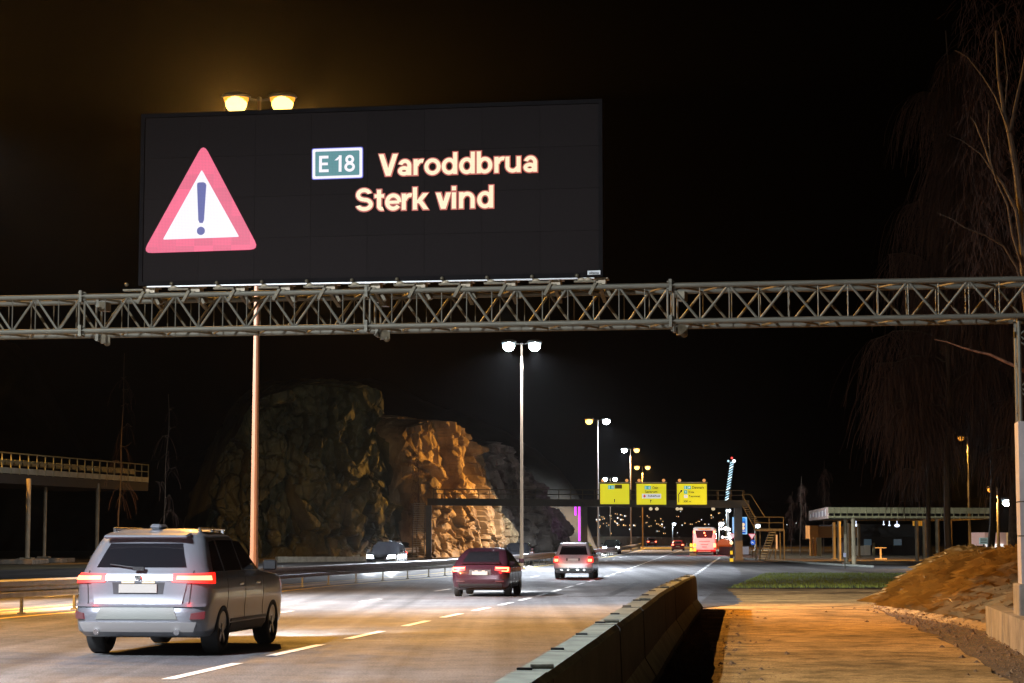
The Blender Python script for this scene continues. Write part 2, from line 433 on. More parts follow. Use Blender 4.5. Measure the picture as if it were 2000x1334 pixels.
# ------------------------------------------------------------------ street lamps
M_hous = mat("lamp_housing", (.10, .10, .10), .5, metal=.4)
E_sod = emi("sodium_lamp_glass", (1.0, .66, .16), 4.2)
E_led = emi("led_lamp_glass", (.86, .97, 1.0), 60)
E_sodb = emi("sodium_lamp_bowl", (1.0, .36, .03), 1.4); E_ledb = emi("led_lamp_bowl", (.55, .75, .85), 1.3)
E_sod2 = emi("sodium_lamp_glass_far", (1.0, .36, .04), 2.6)
E_led2 = emi("led_lamp_glass_far", (.80, .92, 1.0), 14)
def lamp_post(label, base, top, heads, arm=.72, r0=.115, r1=.055, tilt=.2, hs=1.0, group="street lamps along the motorway", pw=26000, name="street_lamp", far=False, rot=0, mpole=None, aim=None):
    x, Y, z = base; H_ = top - z
    root = thing(name, label, "street lamp", base, rot, group)
    bm = NB(); tb(bm, (0, 0, 0), (0, 0, 1.4), r0 * 1.15, r0 * 1.1, 10); tb(bm, (0, 0, 1.4), (0, 0, H_), r0, r1, 10); tb(bm, (0, 0, 0), (0, 0, .06), .26, .26, 10)
    fin("pole", bm, mpole or M_pole, root, smooth=False)
    bm = NB()
    for s, t in heads: tb(bm, (0, 0, H_ - .04), (s * arm, 0, H_ + .05), .035, .03, 8)
    sph(bm, (0, 0, H_), r1 * 1.5)
    fin("arm", bm, M_hous, root)
    cs = math.cos(rot)
    for s, t in heads:
        hx = s * (arm + .12 * hs); hz = H_ + .05
        bm = NB(); sph(bm, (hx, 0, hz + .03), .5, (.66 * hs, .46 * hs, .24 * hs), 14, 8)
        for v in bm.verts:
            if v.co.z < hz: v.co.z = hz
        hd = fin("luminaire", bm, M_hous, root, smooth=True)
        bm = NB(); sph(bm, (hx, 0, hz - .004), .5, (.56 * hs, .40 * hs, .44 * hs), 16, 10)
        for v in bm.verts:
            if v.co.z > hz: v.co.z = hz
        E = {('s', False): E_sodb, ('l', False): E_ledb, ('s', True): E_sodb, ('l', True): E_ledb}[(t, far)]
        ln = fin("lens", bm, E, hd, smooth=True)
        bm = NB(); sph(bm, (hx, 0, hz - .12 * hs), .5, (.48 * hs, .46 * hs, .46 * hs), 16, 12)
        E = {('s', False): E_sod, ('l', False): E_led, ('s', True): E_sod2, ('l', True): E_led2}[(t, far)]
        fin("bulb", bm, E, hd, smooth=True)
        col = SOD if t == 's' else LED
        p = Vector((x + hx * cs, Y + hx * math.sin(rot), top + .05 - .30 * hs - .10))
        k = pw[heads.index((s, t))] if isinstance(pw, tuple) else pw
        am = [q_ for q_ in (aim or ()) if q_[0] == s]
        if am: light('SPOT', p, k, col, .12, am[0][1], am[0][2], 1.0)
        elif pw: light('SPOT', p, k, col, .12, (p.x + s * tilt * 10 * cs, p.y, p.z - 10), 162, .45)
    return root
# lamps in view
b1 = Vector((D(497, 1000, 64).x, 64, zp(64))); t1 = D(504, 194, 64).z
lamp_post("tall double armed lamp with orange sodium lights, nearest, rising behind the message sign", b1, t1, [(-1, 's'), (1, 's')], arm=.56, r0=.125, r1=.06, hs=1.45, mpole=mat("sodium_toned_pole", (.10, .042, .016), .7, var=.15, scale=1.5, stretch=(8, 8, .5)), pw=(20000, 95000), tilt=.1, aim=((1, (12, 42, 0), 76), (-1, (-13, 36, 0), 118)))  # orange of the sodium light put into the pole's base colour
b2 = Vector((D(1019, 1000, 126).x, 126, zp(126))); t2 = D(1015, 671, 126).z
lamp_post("tall double armed lamp with two white lights, below the truss", b2, t2, [(-1, 'l'), (1, 'l')], arm=.62, hs=1.5, pw=44000)
b3 = Vector((D(1168, 1000, 205).x, 205, zp(205))); t3 = D(1168, 820, 205).z
lamp_post("double armed lamp with one orange and one white light, beside the first yellow sign", b3, t3, [(-1, 's'), (1, 'l')], arm=.68, hs=1.5, pw=(38000, 34000), tilt=.2, aim=((-1, (-5, 202, 4), 105),), mpole=mat("pale_pole", (.45, .40, .36), .5, metal=.1))
lamp_post("sodium lamp left of the picture beside the raised canopy", (-43, 136, zp(136)), 13, [(1, 's')], arm=1.0, pw=34000, tilt=.4, aim=((1, (-36.5, 150, 6), 50),))
b4 = Vector((D(1232, 1000, 297).x, 297, zp(297))); t4 = D(1232, 877, 297).z
lamp_post("double armed lamp, white left and orange right, above the gap between yellow signs", b4, t4, [(-1, 'l'), (1, 's')], arm=.7, hs=1.7, pw=32000)
b5 = Vector((D(1255, 1000, 372).x, 372, zp(372))); t5 = D(1255, 911, 372).z
lamp_post("double armed lamp with two orange lights, above the second yellow sign", b5, t5, [(-1, 's'), (1, 's')], arm=.75, hs=1.9, pw=52000)
b6 = Vector((D(1192, 1000, 450).x, 450, zp(450))); t6 = D(1192, 934, 450).z
lamp_post("double armed lamp with two pale lights, just over the first yellow sign", b6, t6, [(-1, 'l'), (1, 'l')], arm=.85, hs=2.0, pw=30000)
# the lamps of the same row that stand just outside the picture and light the foreground
lamp_post("sodium street lamp of the median row left of the picture", (-17.0, 46, zp(46)), 14.6, [(-1, 's'), (1, 's')], arm=1.0, pw=(130000, 23000), tilt=.35, aim=((-1, (-15.5, 60, 0), 72),))
lamp_post("white street lamp across the opposite road, left of the picture", (-17.8, 60, zp(60)), 14.5, [(1, 'l')], arm=1.0, pw=135000, tilt=.5, aim=((1, (-3.5, 61, 0), 88),))
lamp_post("white street lamp of the median row behind the camera", (-15.0, 14, 0), 14.5, [(-1, 'l'), (1, 'l')], arm=.8, pw=38000, tilt=.3)
# lamps right
q = D(1974, 978, 130); lamp_post("white lit lamp beside the birch trunks at the right edge", (q.x, 130, zp(130)), q.z, [(-1, 'l')], arm=.12, hs=1.15, group="lamps behind the grassy mound", pw=7000, mpole=mat("dark_pole", (.05, .05, .05), .6))
q = D(1948, 955, 150); lamp_post("small orange lamp left of the bright white lamp at right", (q.x, 150, zp(150)), q.z, [(-1, 's')], arm=.4, hs=.9, group="lamps behind the grassy mound", pw=16000, mpole=mat("dark_pole", (.05, .05, .05), .6), far=True)
q = D(1890, 854, 160); lamp_post("orange lamp glimpsed through the birch twigs", (q.x, 160, zp(160)), q.z, [(-1, 's')], arm=.4, hs=1.0, group="lamps behind the grassy mound", pw=30000, mpole=mat("dark_pole", (.05, .05, .05), .6), far=True)
for (px, py, Y, lab) in ((1313, 1022, 420, "small far lamp above the red hatchback"), (1418, 995, 330, "white lamp under the end of the gantry beam"), (1404, 1021, 300, "low white lamp right beside the bus roof"), (1475, 1025, 300, "low white lamp under the gantry stairs")):
    q = D(px, py, Y); lamp_post(lab, (q.x, Y, zp(Y)), q.z, [(1, 'l')], arm=.2, r0=.10, r1=.08, hs=1.5, group="far white lamps", pw=2500, far=True, mpole=mat("lit_pole", (.35, .42, .45), .5))

# ------------------------------------------------------------------ truss gantry over the motorway
GR = D(1950, 617.5, 33.0); GLz = GR.z
YL = 33.0
for _ in range(60):                                   # left end at the same height
    p = D(0, 649, YL); YL += (GLz - p.z) * 3
GL = D(0, 649, YL)
ax = (GR - GL); ax.z = 0; ax.normalize(); nb = Vector((-ax.y, ax.x, 0))          # nb points away from the camera
ANG = math.atan2(ax.y, ax.x)
TH = .60; TD = .85
def gp(a, z, d=0):                                    # along the gantry from GR (negative = left)
    return Vector((GR.x, GR.y, 0)) + ax * a + nb * d + Vector((0, 0, z))
def along(px, py, d=0):
    "where a spot of the photograph falls on the gantry plane, d behind the front chords"
    r = ray(px, py); o = Vector((GR.x, GR.y, 0)) + nb * d
    k = (o - Vector((0, 0, 0))).dot(nb) / r.dot(nb)
    P = Vector((0, 0, CH)) + r * k
    return (P - o).dot(ax), P.z
tr = thing("truss_gantry", "steel lattice gantry spanning the motorway under the big message sign", "gantry", gp(0, 0))
zb_, zt_ = GLz, GLz + TH
joints = [along(160, 600)[0], along(717, 600)[0], along(1310, 600)[0]]
a_end = along(2012, 580)[0]; a_start = joints[0] - (joints[1] - joints[0])
edges_ = [a_start] + joints + [a_end]
for a, b in zip(edges_[:-1], edges_[1:]):
    for z in (zb_, zt_):
        for d in (0, TD): rod("chord", gp(a, z, d), gp(b, z, d), .046, M_galv, tr, 12)
    nbay = 12; st = (b - a) / nbay
    for i in range(nbay):
        p, q = a + st * i, a + st * (i + 1)
        up = i % 2 == 0
        rod("diagonal_brace", gp(p, zt_ if up else zb_, 0), gp(q, zb_ if up else zt_, 0), .022, M_galv, tr)
        rod("diagonal_brace", gp(p, zb_ if up else zt_, TD), gp(q, zt_ if up else zb_, TD), .022, M_galv_d, tr)
        if i:
            rod("vertical_brace", gp(p, zb_, 0), gp(p, zt_, 0), .010, M_galv, tr, 6)
            rod("vertical_brace", gp(p, zb_, TD), gp(p, zt_, TD), .010, M_galv_d, tr, 6)
        rod("cross_brace", gp(p, zb_, 0 if up else TD), gp(q, zb_, TD if up else 0), .018, M_galv_d, tr, 6)
        rod("cross_brace", gp(p, zt_, 0 if up else TD), gp(q, zt_, TD if up else 0), .018, M_galv_d, tr, 6)
for a in joints:
    for z in (zb_, zt_):
        for d in (0, TD):
            bm = NB()
            bx(bm, gp(a, z, d), (.05, .20, .20), ANG)
            for k in range(6):
                t = k * math.pi / 3
                tb(bm, gp(a - .06, z + .075 * math.sin(t), d + .075 * math.cos(t)), gp(a + .06, z + .075 * math.sin(t), d + .075 * math.cos(t)), .011, None, 6)
            fin("flange", bm, M_galv, tr, True)
    for d in (0, TD):
        for e in (-.05, .05): rod("joint_post", gp(a + e, zb_, d), gp(a + e, zt_, d), .020, M_galv, tr)
    # junction boxes and cable guides behind and below the joint
    bm = NB(); bx(bm, gp(a + .12, zb_ - .06, TD + .02), (.16, .16, .16), ANG + .3); sph(bm, gp(a + .16, zb_ - .13, TD), .06)
    fin("cable_box", bm, M_galv_d, tr, True); bm = NB(); bx(bm, gp(a + .14, zt_ - .10, TD - .1), (.13, .2, .16), ANG - .2); fin("cable_box", bm, M_galv_d, tr, True)
# gantry tower on the right, with its sheathed lower half
ta = along(1992, 700)[0]
for i, (da, dd) in enumerate(((0, 0), (.55, 0), (0, .55), (.55, .55))):
    rod("tower_leg", gp(ta + da, .9, dd + .1), gp(ta + da, zb_, dd + .1), .035, M_galv, tr)
z = 2.9; fl = 0
while z < zb_ - .3:
    for dd in (.1, .65):
        rod("tower_brace", gp(ta + (0 if fl else .55), z, dd), gp(ta + (.55 if fl else 0), z + .42, dd), .014, M_galv, tr, 6)
    rod("tower_brace", gp(ta, z, .1 if fl else .65), gp(ta, z + .42, .65 if fl else .1), .014, M_galv, tr, 6)
    z += .42; fl = 1 - fl
M_sheath = mat("sheath_panel", (.40, .36, .33), .5, metal=.2, var=.15, scale=2)
for k, (z0, z1) in enumerate(((.95, 1.75), (1.77, 2.3), (2.32, 3.6))):
    bm = NB(); bx(bm, gp(ta + .27, (z0 + z1) / 2, .36), (.64, .66, z1 - z0), ANG); fin("sheath_panel", bm, M_sheath, tr, True)
bm = NB(); bx(bm, gp(ta + .24, 2.2, .02), (.12, .03, .35), ANG); fin("control_box", bm, mat("blue_box", (.05, .08, .14), .5), tr, True)

# ------------------------------------------------------------------ the variable message sign
cs = [along(271, 558), along(1178, 541), along(275, 228), along(1172, 189)]
sa0, sa1 = cs[0][0], cs[1][0]; sz0 = (cs[0][1] + cs[1][1]) / 2; sz1 = (cs[2][1] + cs[3][1]) / 2
vm_ = thing("message_sign", "big black variable message sign with a red warning triangle and the words Varoddbrua Sterk vind", "message sign", gp(0, 0), ANG)
VA = lambda px, py: along(px, py)           # -> local x, z of the sign (front plane d=0)
w_ = sa1 - sa0; xm = (sa0 + sa1) / 2
bm = NB(); bx(bm, (xm, .16, (sz0 + sz1) / 2), (w_, .30, sz1 - sz0)); fin("cabinet", bm, M_cab, vm_, bevel=.006)
fr = .07
bm = NB()
for (x, z, sx, sz) in ((xm, sz0 + fr / 2, w_, fr), (xm, sz1 - fr / 2, w_, fr), (sa0 + fr / 2, (sz0 + sz1) / 2, fr, sz1 - sz0 - 2 * fr), (sa1 - fr / 2, (sz0 + sz1) / 2, fr, sz1 - sz0 - 2 * fr)):
    bx(bm, (x, -.012, z), (sx, .04, sz))
fin("frame", bm, M_cab, vm_)
nx_, nz_ = 8, 4
dx_ = (w_ - 2 * fr) / nx_; dz_ = (sz1 - sz0 - 2 * fr) / nz_
M_mods = [mat("led_module_%d" % i, (.0125 * k, .0095 * k, .0088 * k), .9, var=.10, scale=30, spec=.15) for i, k in enumerate((.95, 1.0, 1.05))]
meM = {}
for i in range(nx_):
    for j in range(nz_):
        mi = rnd.choice((0, 1, 2))
        if mi not in meM:
            bm = NB(); bx(bm, (0, 0, 0), (dx_ - .003, .012, dz_ - .003)); o = fin("led_module", bm, M_mods[mi], vm_); meM[mi] = o.data
        else:
            o = link("led_module", meM[mi], None, vm_)
        o.location = (sa0 + fr + dx_ * (i + .5), .002, sz0 + fr + dz_ * (j + .5))
L_red = led("led_red", (.92, .055, .17), 1.12, .7, patch=.22)
L_white = led("led_white", (.92, .88, .96), 1.05, .8)
L_blue = led("led_blue", (.045, .045, .36), .9, .6)
L_text = led("led_text", (1.0, .80, .50), 1.15, .75)
L_rim = emi("led_fringe", (.55, .06, .01), .8)
L_teal = led("led_teal", (.0, .22, .24), .9, .6)
L_rimb = emi("led_blue_fringe", (.10, .10, .75), .8)
def loc(px, py): return VA(px, py)
def poly(name, pix, d0, d1, m, local=None):
    pts = [loc(*p) for p in pix] if local is None else local
    bm = NB(); prism(bm, pts, d0, d1, lambda a, b, d: (a, d, b)); return fin(name, bm, m, vm_)
def rounded(pts, r, n=4):
    out = []; k = len(pts)
    for i in range(k):
        p = Vector(pts[i]); a = (Vector(pts[i - 1]) - p).normalized(); b = (Vector(pts[(i + 1) % k]) - p).normalized()
        p0, p1 = p + a * r, p + b * r
        for j in range(n + 1):
            t = j / n; out.append(tuple((1 - t) ** 2 * p0 + 2 * t * (1 - t) * p + t * t * p1))
    return out
tri = [loc(288 - 9, 495), loc(507, 487.5), loc(398, 280)]
poly("warning_triangle", None, -.010, -.022, L_red, rounded(tri, .17))
poly("triangle_field", None, -.024, -.030, L_white, rounded([loc(319, 468.5), loc(468, 463), loc(395, 332)], .03))
ex = [loc(386, 362), loc(387, 358), loc(390, 357), loc(398, 356.5), loc(402, 358), loc(404, 362), loc(399.5, 430), loc(397, 436), loc(391, 436), loc(388.5, 430)]
poly("exclamation_bar", None, -.032, -.036, L_blue, ex)
cx_, cz_ = loc(393.5, 451.5); rr = .072
poly("exclamation_dot", None, -.032, -.036, L_blue, [(cx_ + rr * math.cos(t * math.pi / 10), cz_ + rr * math.sin(t * math.pi / 10)) for t in range(20)])
def quad(px0, py0, px1, py1, slope):      # pixel rectangle, right side lifted by slope
    return [loc(px0, py1), loc(px1, py1 - slope), loc(px1, py0 - slope), loc(px0, py0)]
sl = lambda dxp: dxp * .035
poly("badge_rim", None, -.010, -.016, L_rimb, rounded(quad(609.5, 290.5, 709.5, 351.5, 3.5), .035))
poly("badge_border", None, -.017, -.022, L_white, rounded(quad(611, 292, 708, 350, 3.4), .035))
poly("badge_field", None, -.023, -.027, L_teal, rounded(quad(616.5, 297, 702.5, 345, 3.0), .02))
GLY = {  # own bold signal lettering in units of the capital height: strokes (line x0 y0 x1 y1) and arcs (cx cy rx ry a0 a1)
 'V': (.90, [('l', .105, 1, .445, 0, .115), ('l', .785, 1, .445, 0, .115)]), 'v': (.74, [('l', .10, .725, .345, 0, .11), ('l', .59, .725, .345, 0, .11)]),
 'o': (.83, [('a', .39, .3625, .39, .38, 0, 360)]), 'd': (.84, [('a', .36, .3625, .36, .38, 0, 360), ('b', .55, 0, .74, 1)]), 'b': (.84, [('a', .38, .3625, .36, .38, 0, 360), ('b', 0, 0, .19, 1)]),
 'a': (.77, [('a', .35, .44, .31, .30, -5, 165), ('b', .47, 0, .66, .45), ('a', .31, .205, .29, .215, 0, 360)]), 'r': (.52, [('b', 0, 0, .19, .725), ('a', .40, .36, .36, .375, 75, 168)]),
 'u': (.84, [('b', 0, .28, .19, .725), ('b', .53, 0, .72, .725), ('a', .345, .30, .345, .31, 180, 350)]), 'n': (.84, [('b', 0, 0, .19, .725), ('b', .53, 0, .72, .42), ('a', .375, .40, .345, .335, 0, 170)]),
 't': (.50, [('b', .12, .17, .31, .93), ('b', 0, .575, .44, .725), ('a', .36, .19, .24, .20, 180, 290)]), 'e': (.78, [('a', .38, .3625, .38, .38, -2, 325), ('b', .12, .29, .66, .42)]),
 'k': (.74, [('b', 0, 0, .19, 1), ('l', .60, .725, .20, .28, .125), ('l', .30, .42, .62, 0, .12)]), 'i': (.34, [('b', 0, 0, .19, .725), ('b', 0, .82, .19, 1)]),
 'S': (.90, [('a', .40, .72, .37, .295, 15, 270), ('a', .42, .285, .40, .295, -165, 95)]), ' ': (.34, []),
 'E': (.82, [('b', 0, 0, .20, 1), ('b', .2, 0, .68, .17), ('b', .2, .42, .62, .58), ('b', .2, .83, .66, 1)]), '1': (.62, [('b', .22, 0, .42, 1), ('l', .02, .70, .30, .92, .10)]), '8': (.80, [('a', .37, .735, .31, .275, 0, 360), ('a', .37, .28, .37, .295, 0, 360)])}
def lettering(name, text, x0, x1, z0, z1, d, m, parent, g=0.0, th=.185, gap=1.0):
    tot = sum(GLY[c][0] * gap for c in text) - (GLY[text[-1]][0] * gap - GLY[text[-1]][0]) - .10
    sx = (x1 - x0) / tot; sz = z1 - z0; bm = NB(); cur = 0; k = 0
    fr_ = lambda a, b, q: (x0 + a * sx, q, z0 + b * sz)
    for c in text:
        for s_ in GLY[c][1]:
            k += 1; dd = d - .0006 * (k % 5)
            if s_[0] == 'b': pts = [(cur + s_[1] - g, s_[2] - g), (cur + s_[3] + g, s_[2] - g), (cur + s_[3] + g, s_[4] + g), (cur + s_[1] - g, s_[4] + g)]; prism(bm, pts, dd, dd - .004, fr_)
            elif s_[0] == 'l':
                h = s_[5] + g; prism(bm, [(cur + s_[1] - h, s_[2] + g), (cur + s_[1] + h, s_[2] + g), (cur + s_[3] + h, s_[4] - g), (cur + s_[3] - h, s_[4] - g)], dd, dd - .004, fr_)
            else:
                _, cx, cy, rx, ry, a0, a1 = s_; n = max(6, int(abs(a1 - a0) / 12)); full_ = abs(a1 - a0) >= 360
                if not full_: a0 -= g * 60; a1 += g * 60
                o_ = []; i_ = []
                for q in range(n + 1):
                    t = math.radians(lerp(a0, a1, q / n)); o_.append((cur + cx + (rx + g) * math.cos(t), cy + (ry + g) * math.sin(t))); i_.append((cur + cx + max(.02, rx - th - g) * math.cos(t), cy + max(.02, ry - th * .9 - g) * math.sin(t)))
                for q in range(n):
                    prism(bm, [o_[q], o_[q + 1], i_[q + 1], i_[q]], dd, dd - .004, fr_)
        cur += GLY[c][0] * gap
    bmesh.ops.remove_doubles(bm, verts=list(bm.verts), dist=1e-6)
    return fin(name, bm, m, parent)
def lerp(a, b, t): return a + (b - a) * t
def words_(s, px0, pyb, px1, pyt, m, name, depth=-.03, rim=None):
    a, za = loc(px0, pyb); b, zb2 = loc(px1, pyb - (px1 - px0) * .035)
    z0 = (za + zb2) / 2; z1 = z0 + (loc(px0, pyt)[1] - za)
    if rim is not None: lettering(name + "_edge", s, a, b, z0, z1, depth + .009, rim, vm_, .055)
    return lettering(name, s, a, b, z0, z1, depth, m, vm_)
words_("Varoddbrua", 741, 345.5, 1050, 303.5, L_text, "lettering", -.030, L_rim)
words_("Sterk vind", 695, 414, 964, 371, L_text, "lettering", -.030, L_rim)
words_("E 18", 624, 337.5, 693, 305.5, L_white, "badge_lettering", -.032)
# maker's plate in the corner, underside lip, brackets and clamps
poly("maker_plate", None, -.034, -.042, mat("plate_white", (.6, .62, .6), .5), quad(1148, 529.5, 1173, 537.5, .9))
a_, z_ = loc(1151, 536.3); b_, _ = loc(1170, 536); fit_text("plate_lettering", "vitzms", a_, b_, z_, z_ + .042, -.044, M_sblack, vm_, .02)
bm = NB(); bx(bm, (xm, .02, sz0 - .018), (w_ - .3, .06, .022)); fin("drip_lip", bm, mat("bright_lip", (.7, .7, .68), .3, metal=.3), vm_)
bk = None; M_ybr = mat("bracket_steel", (.40, .33, .22), .5, metal=.2, var=.2)
for i in range(11):
    px = 290 + i * (1172 - 290) / 10
    a = along(px, 560)[0]
    if bk is None:
        bm = NB(); bx(bm, (0, .20, 0), (.16, .22, sz0 - zt_ - .02)); bx(bm, (0, .2, .07), (.24, .3, .02))
        o = fin("support_bracket", bm, M_ybr, vm_); bk = o.data
        bm = NB(); bx(bm, (-.25, -.03, 0), (.36, .12, .03)); bx(bm, (-.12, -.02, -.12), (.05, .10, .22), 0, 0, .5); bx(bm, (-.0, .35, -.15), (.06, .8, .05), 0, -.25); bx(bm, (.13, .1, -.16), (.05, .12, .18), 0, 0, -.5)
        sph(bm, (-.38, -.05, .10), .035); sph(bm, (.1, .3, -.16), .07)
        o2 = fin("truss_clamp", bm, M_galv_d, vm_); ck = o2.data
        bm = NB(); sph(bm, (0, 0, 0), .055, (1.3, 1, .7)); o3 = fin("lip_bolt", bm, M_ybr, vm_); lk = o3.data
    else:
        o = link("support_bracket", bk, None, vm_); o2 = link("truss_clamp", ck, None, vm_); o3 = link("lip_bolt", lk, None, vm_)
    o.location = (a, 0, (zt_ + sz0) / 2); o2.location = (a, 0, zt_ + .09); o3.location = (a + (.45 if i < 10 else -.2), 0, sz0 - .045)

# ------------------------------------------------------------------ cars
M_glass = mat("car_glass", (.010, .010, .012), .08, spec=.6)
M_silver = mat("silver_paint", (.175, .185, .205), .36, metal=.3, coat=.6)
M_silver2 = mat("silver_paint_worn", (.50, .50, .52), .35, metal=.35, coat=.5)
M_dark = mat("dark_paint_red_glow", (.045, .014, .022), .25, metal=.3, coat=.8)  # red spill of the tail lights tinted into the dark body colour
M_blackp = mat("black_paint", (.015, .016, .02), .22, metal=.2, coat=.8)
M_redp = mat("red_paint", (.16, .015, .02), .28, metal=.2, coat=.7)
M_trim = mat("dark_trim", (.03, .03, .033), .55)
M_chrome = mat("chrome", (.75, .75, .76), .15, metal=1)
M_rim = mat("alloy_rim", (.20, .20, .21), .35, metal=.8)
M_plate = mat("number_plate", (.34, .33, .30), .5, emit=(.8, .7, .55), estr=.10)
E_tail = emi("tail_lamp_core", (1.0, .13, .055), 10, True)
E_tailr = emi("tail_lamp_rim", (1.0, .010, .004), 3.2, True)
E_tail2 = emi("tail_lamp_soft", (1.0, .10, .05), 4.0, True)
E_refl = emi("rear_reflector", (.5, .01, .03), .3)
E_head = emi("headlamp_core", (.92, .97, 1.0), 40, False)
E_plt = emi("plate_lamp", (1, .80, .55), 1.6, True)
def lerp(a, b, t): return a + (b - a) * t
class Shell:
    "car surface: rounded plan outlines stacked by height; z -> rear y, front y, half width, corner radii"
    def __init__(s, layers): s.L = layers
    def at(s, z):
        L_ = s.L
        if z <= L_[0][0]: return L_[0][1:]
        for a, b in zip(L_[:-1], L_[1:]):
            if z <= b[0]:
                t = (z - a[0]) / (b[0] - a[0]); return tuple(lerp(p, q, t) for p, q in zip(a[1:], b[1:]))
        return L_[-1][1:]
    def edge(s, d, z, rear=True):
        "point and outward normal at arc length d from the middle of the rear (or front); d<0 on the left"
        yr, yf, w, rr, rf = s.at(z); r = rr if rear else rf; q = 1 if d >= 0 else -1; a = abs(d)
        ye = yr if rear else yf; sg = -1 if rear else 1
        bow = .05 if rear else .10
        if a < w - r: x, y, n = a, ye - sg * bow * (a / w) ** 2, (0, sg)
        elif a < w - r + r * math.pi / 2:
            t = (a - (w - r)) / r; x = w - r + r * math.sin(t); y = ye - sg * (r - r * math.cos(t)) - sg * bow * ((w - r) / w) ** 2
            n = (math.sin(t), sg * math.cos(t))
        else:
            x = w; y = ye - sg * (r + bow * ((w - r) / w) ** 2 + (a - (w - r) - r * math.pi / 2)); n = (1, 0)
        return Vector((q * x, y, z)), Vector((q * n[0], n[1], 0))
    def ring(s, z, nr=7, nc=6, ns=16):
        yr, yf, w, rr, rf = s.at(z); pts = []
        for i in range(nr): pts.append(s.edge((w - rr) * i / (nr - 1), z)[0])
        for i in range(1, nc + 1): pts.append(s.edge(w - rr + rr * math.pi / 2 * i / nc, z)[0])
        p = pts[-1]; fpts = []
        for i in range(nr): fpts.append(s.edge((w - rf) * i / (nr - 1), z, False)[0])
        for i in range(1, nc + 1): fpts.append(s.edge(w - rf + rf * math.pi / 2 * i / nc, z, False)[0])
        e = fpts[-1]
        sd = [p.lerp(e, i / ns) for i in range(1, ns)]
        right = pts + sd + fpts[::-1]
        left = [Vector((-v.x, v.y, v.z)) for v in right[1:-1]][::-1]
        return right + left
    def mesh(s, zs, name, m, parent, cuts=None, smooth=True):
        bm = NB(); rg = [[bm.verts.new(v) for v in s.ring(z)] for z in zs]
        for a, b in zip(rg[:-1], rg[1:]):
            k = len(a)
            for i in range(k): bm.faces.new((a[i], a[(i + 1) % k], b[(i + 1) % k], b[i]))
        bm.faces.new(rg[0][::-1]); bm.faces.new(rg[-1])
        o = fin(name, bm, m, parent, smooth=smooth)
        if cuts:
            cb = NB()
            for (y, z, r, x0, x1) in cuts:
                tb(cb, (x0, y, z), (x1, y, z), r, None, 28)
            bmesh.ops.recalc_face_normals(cb, faces=list(cb.faces))
            cm = bpy.data.meshes.new("cut"); cb.to_mesh(cm); cb.free(); co = bpy.data.objects.new("cut", cm); C.objects.link(co)
            md = o.modifiers.new("b", 'BOOLEAN'); md.operation = 'DIFFERENCE'; md.object = co; md.solver = 'EXACT'
            dg = bpy.context.evaluated_depsgraph_get(); me = bpy.data.meshes.new_from_object(o.evaluated_get(dg))
            o.modifiers.clear(); o.data = me; bpy.data.objects.remove(co); me.name = name
            for p in me.polygons: p.use_smooth = True
            me.set_sharp_from_angle(angle=R(32)) if hasattr(me, "set_sharp_from_angle") else None
        else:
            o.data.set_sharp_from_angle(angle=R(38))
        return o
    def patch(s, name, c, m, parent, rear=True, off=.008, nu=8, nv=4, inner=.02):
        """c: four corners (d, z) bottom-left, bottom-right, top-right, top-left; raised panel on the surface"""
        v = []; 
        for j in range(nv + 1):
            for i in range(nu + 1):
                u, t = i / nu, j / nv
                d = (1 - u) * (1 - t) * c[0][0] + u * (1 - t) * c[1][0] + u * t * c[2][0] + (1 - u) * t * c[3][0]
                z = (1 - u) * (1 - t) * c[0][1] + u * (1 - t) * c[1][1] + u * t * c[2][1] + (1 - u) * t * c[3][1]
                p, n = s.edge(d, z, rear); v.append((p, n))
        n_ = len(v); V = [p + n * off for p, n in v] + [p - n * inner for p, n in v]; f = []
        w = nu + 1
        for j in range(nv):
            for i in range(nu):
                k = j * w + i; f.append((k, k + 1, k + w + 1, k + w)); f.append((k + n_ + w, k + n_ + w + 1, k + n_ + 1, k + n_))
        bd = [i for i in range(w)] + [j * w + nu for j in range(1, nv + 1)] + [nv * w + i for i in range(nu - 1, -1, -1)] + [j * w for j in range(nv - 1, 0, -1)]
        for a, b in zip(bd, bd[1:] + bd[:1]): f.append((a, a + n_, b + n_, b))
        bm = NB(); me = bpy.data.meshes.new(name); me.from_pydata([tuple(x) for x in V], [], f); bm.from_mesh(me); bpy.data.meshes.remove(me)
        o = fin(name, bm, m, parent, smooth=True); o.data.set_sharp_from_angle(angle=R(40)); return o
    def side(s, name, c, sgn, m, parent, off=.006, **k):
        "corners given as (y, z) on the flank"
        cc = []
        for (y, z) in c:
            yr, yf, w, rr, rf = s.at(z)
            p = yr + rr + .05 * ((w - rr) / w) ** 2
            cc.append((sgn * (w - rr + rr * math.pi / 2 + (y - p)), z))
        return s.patch(name, cc, m, parent, True, off, **k)
WH = {}
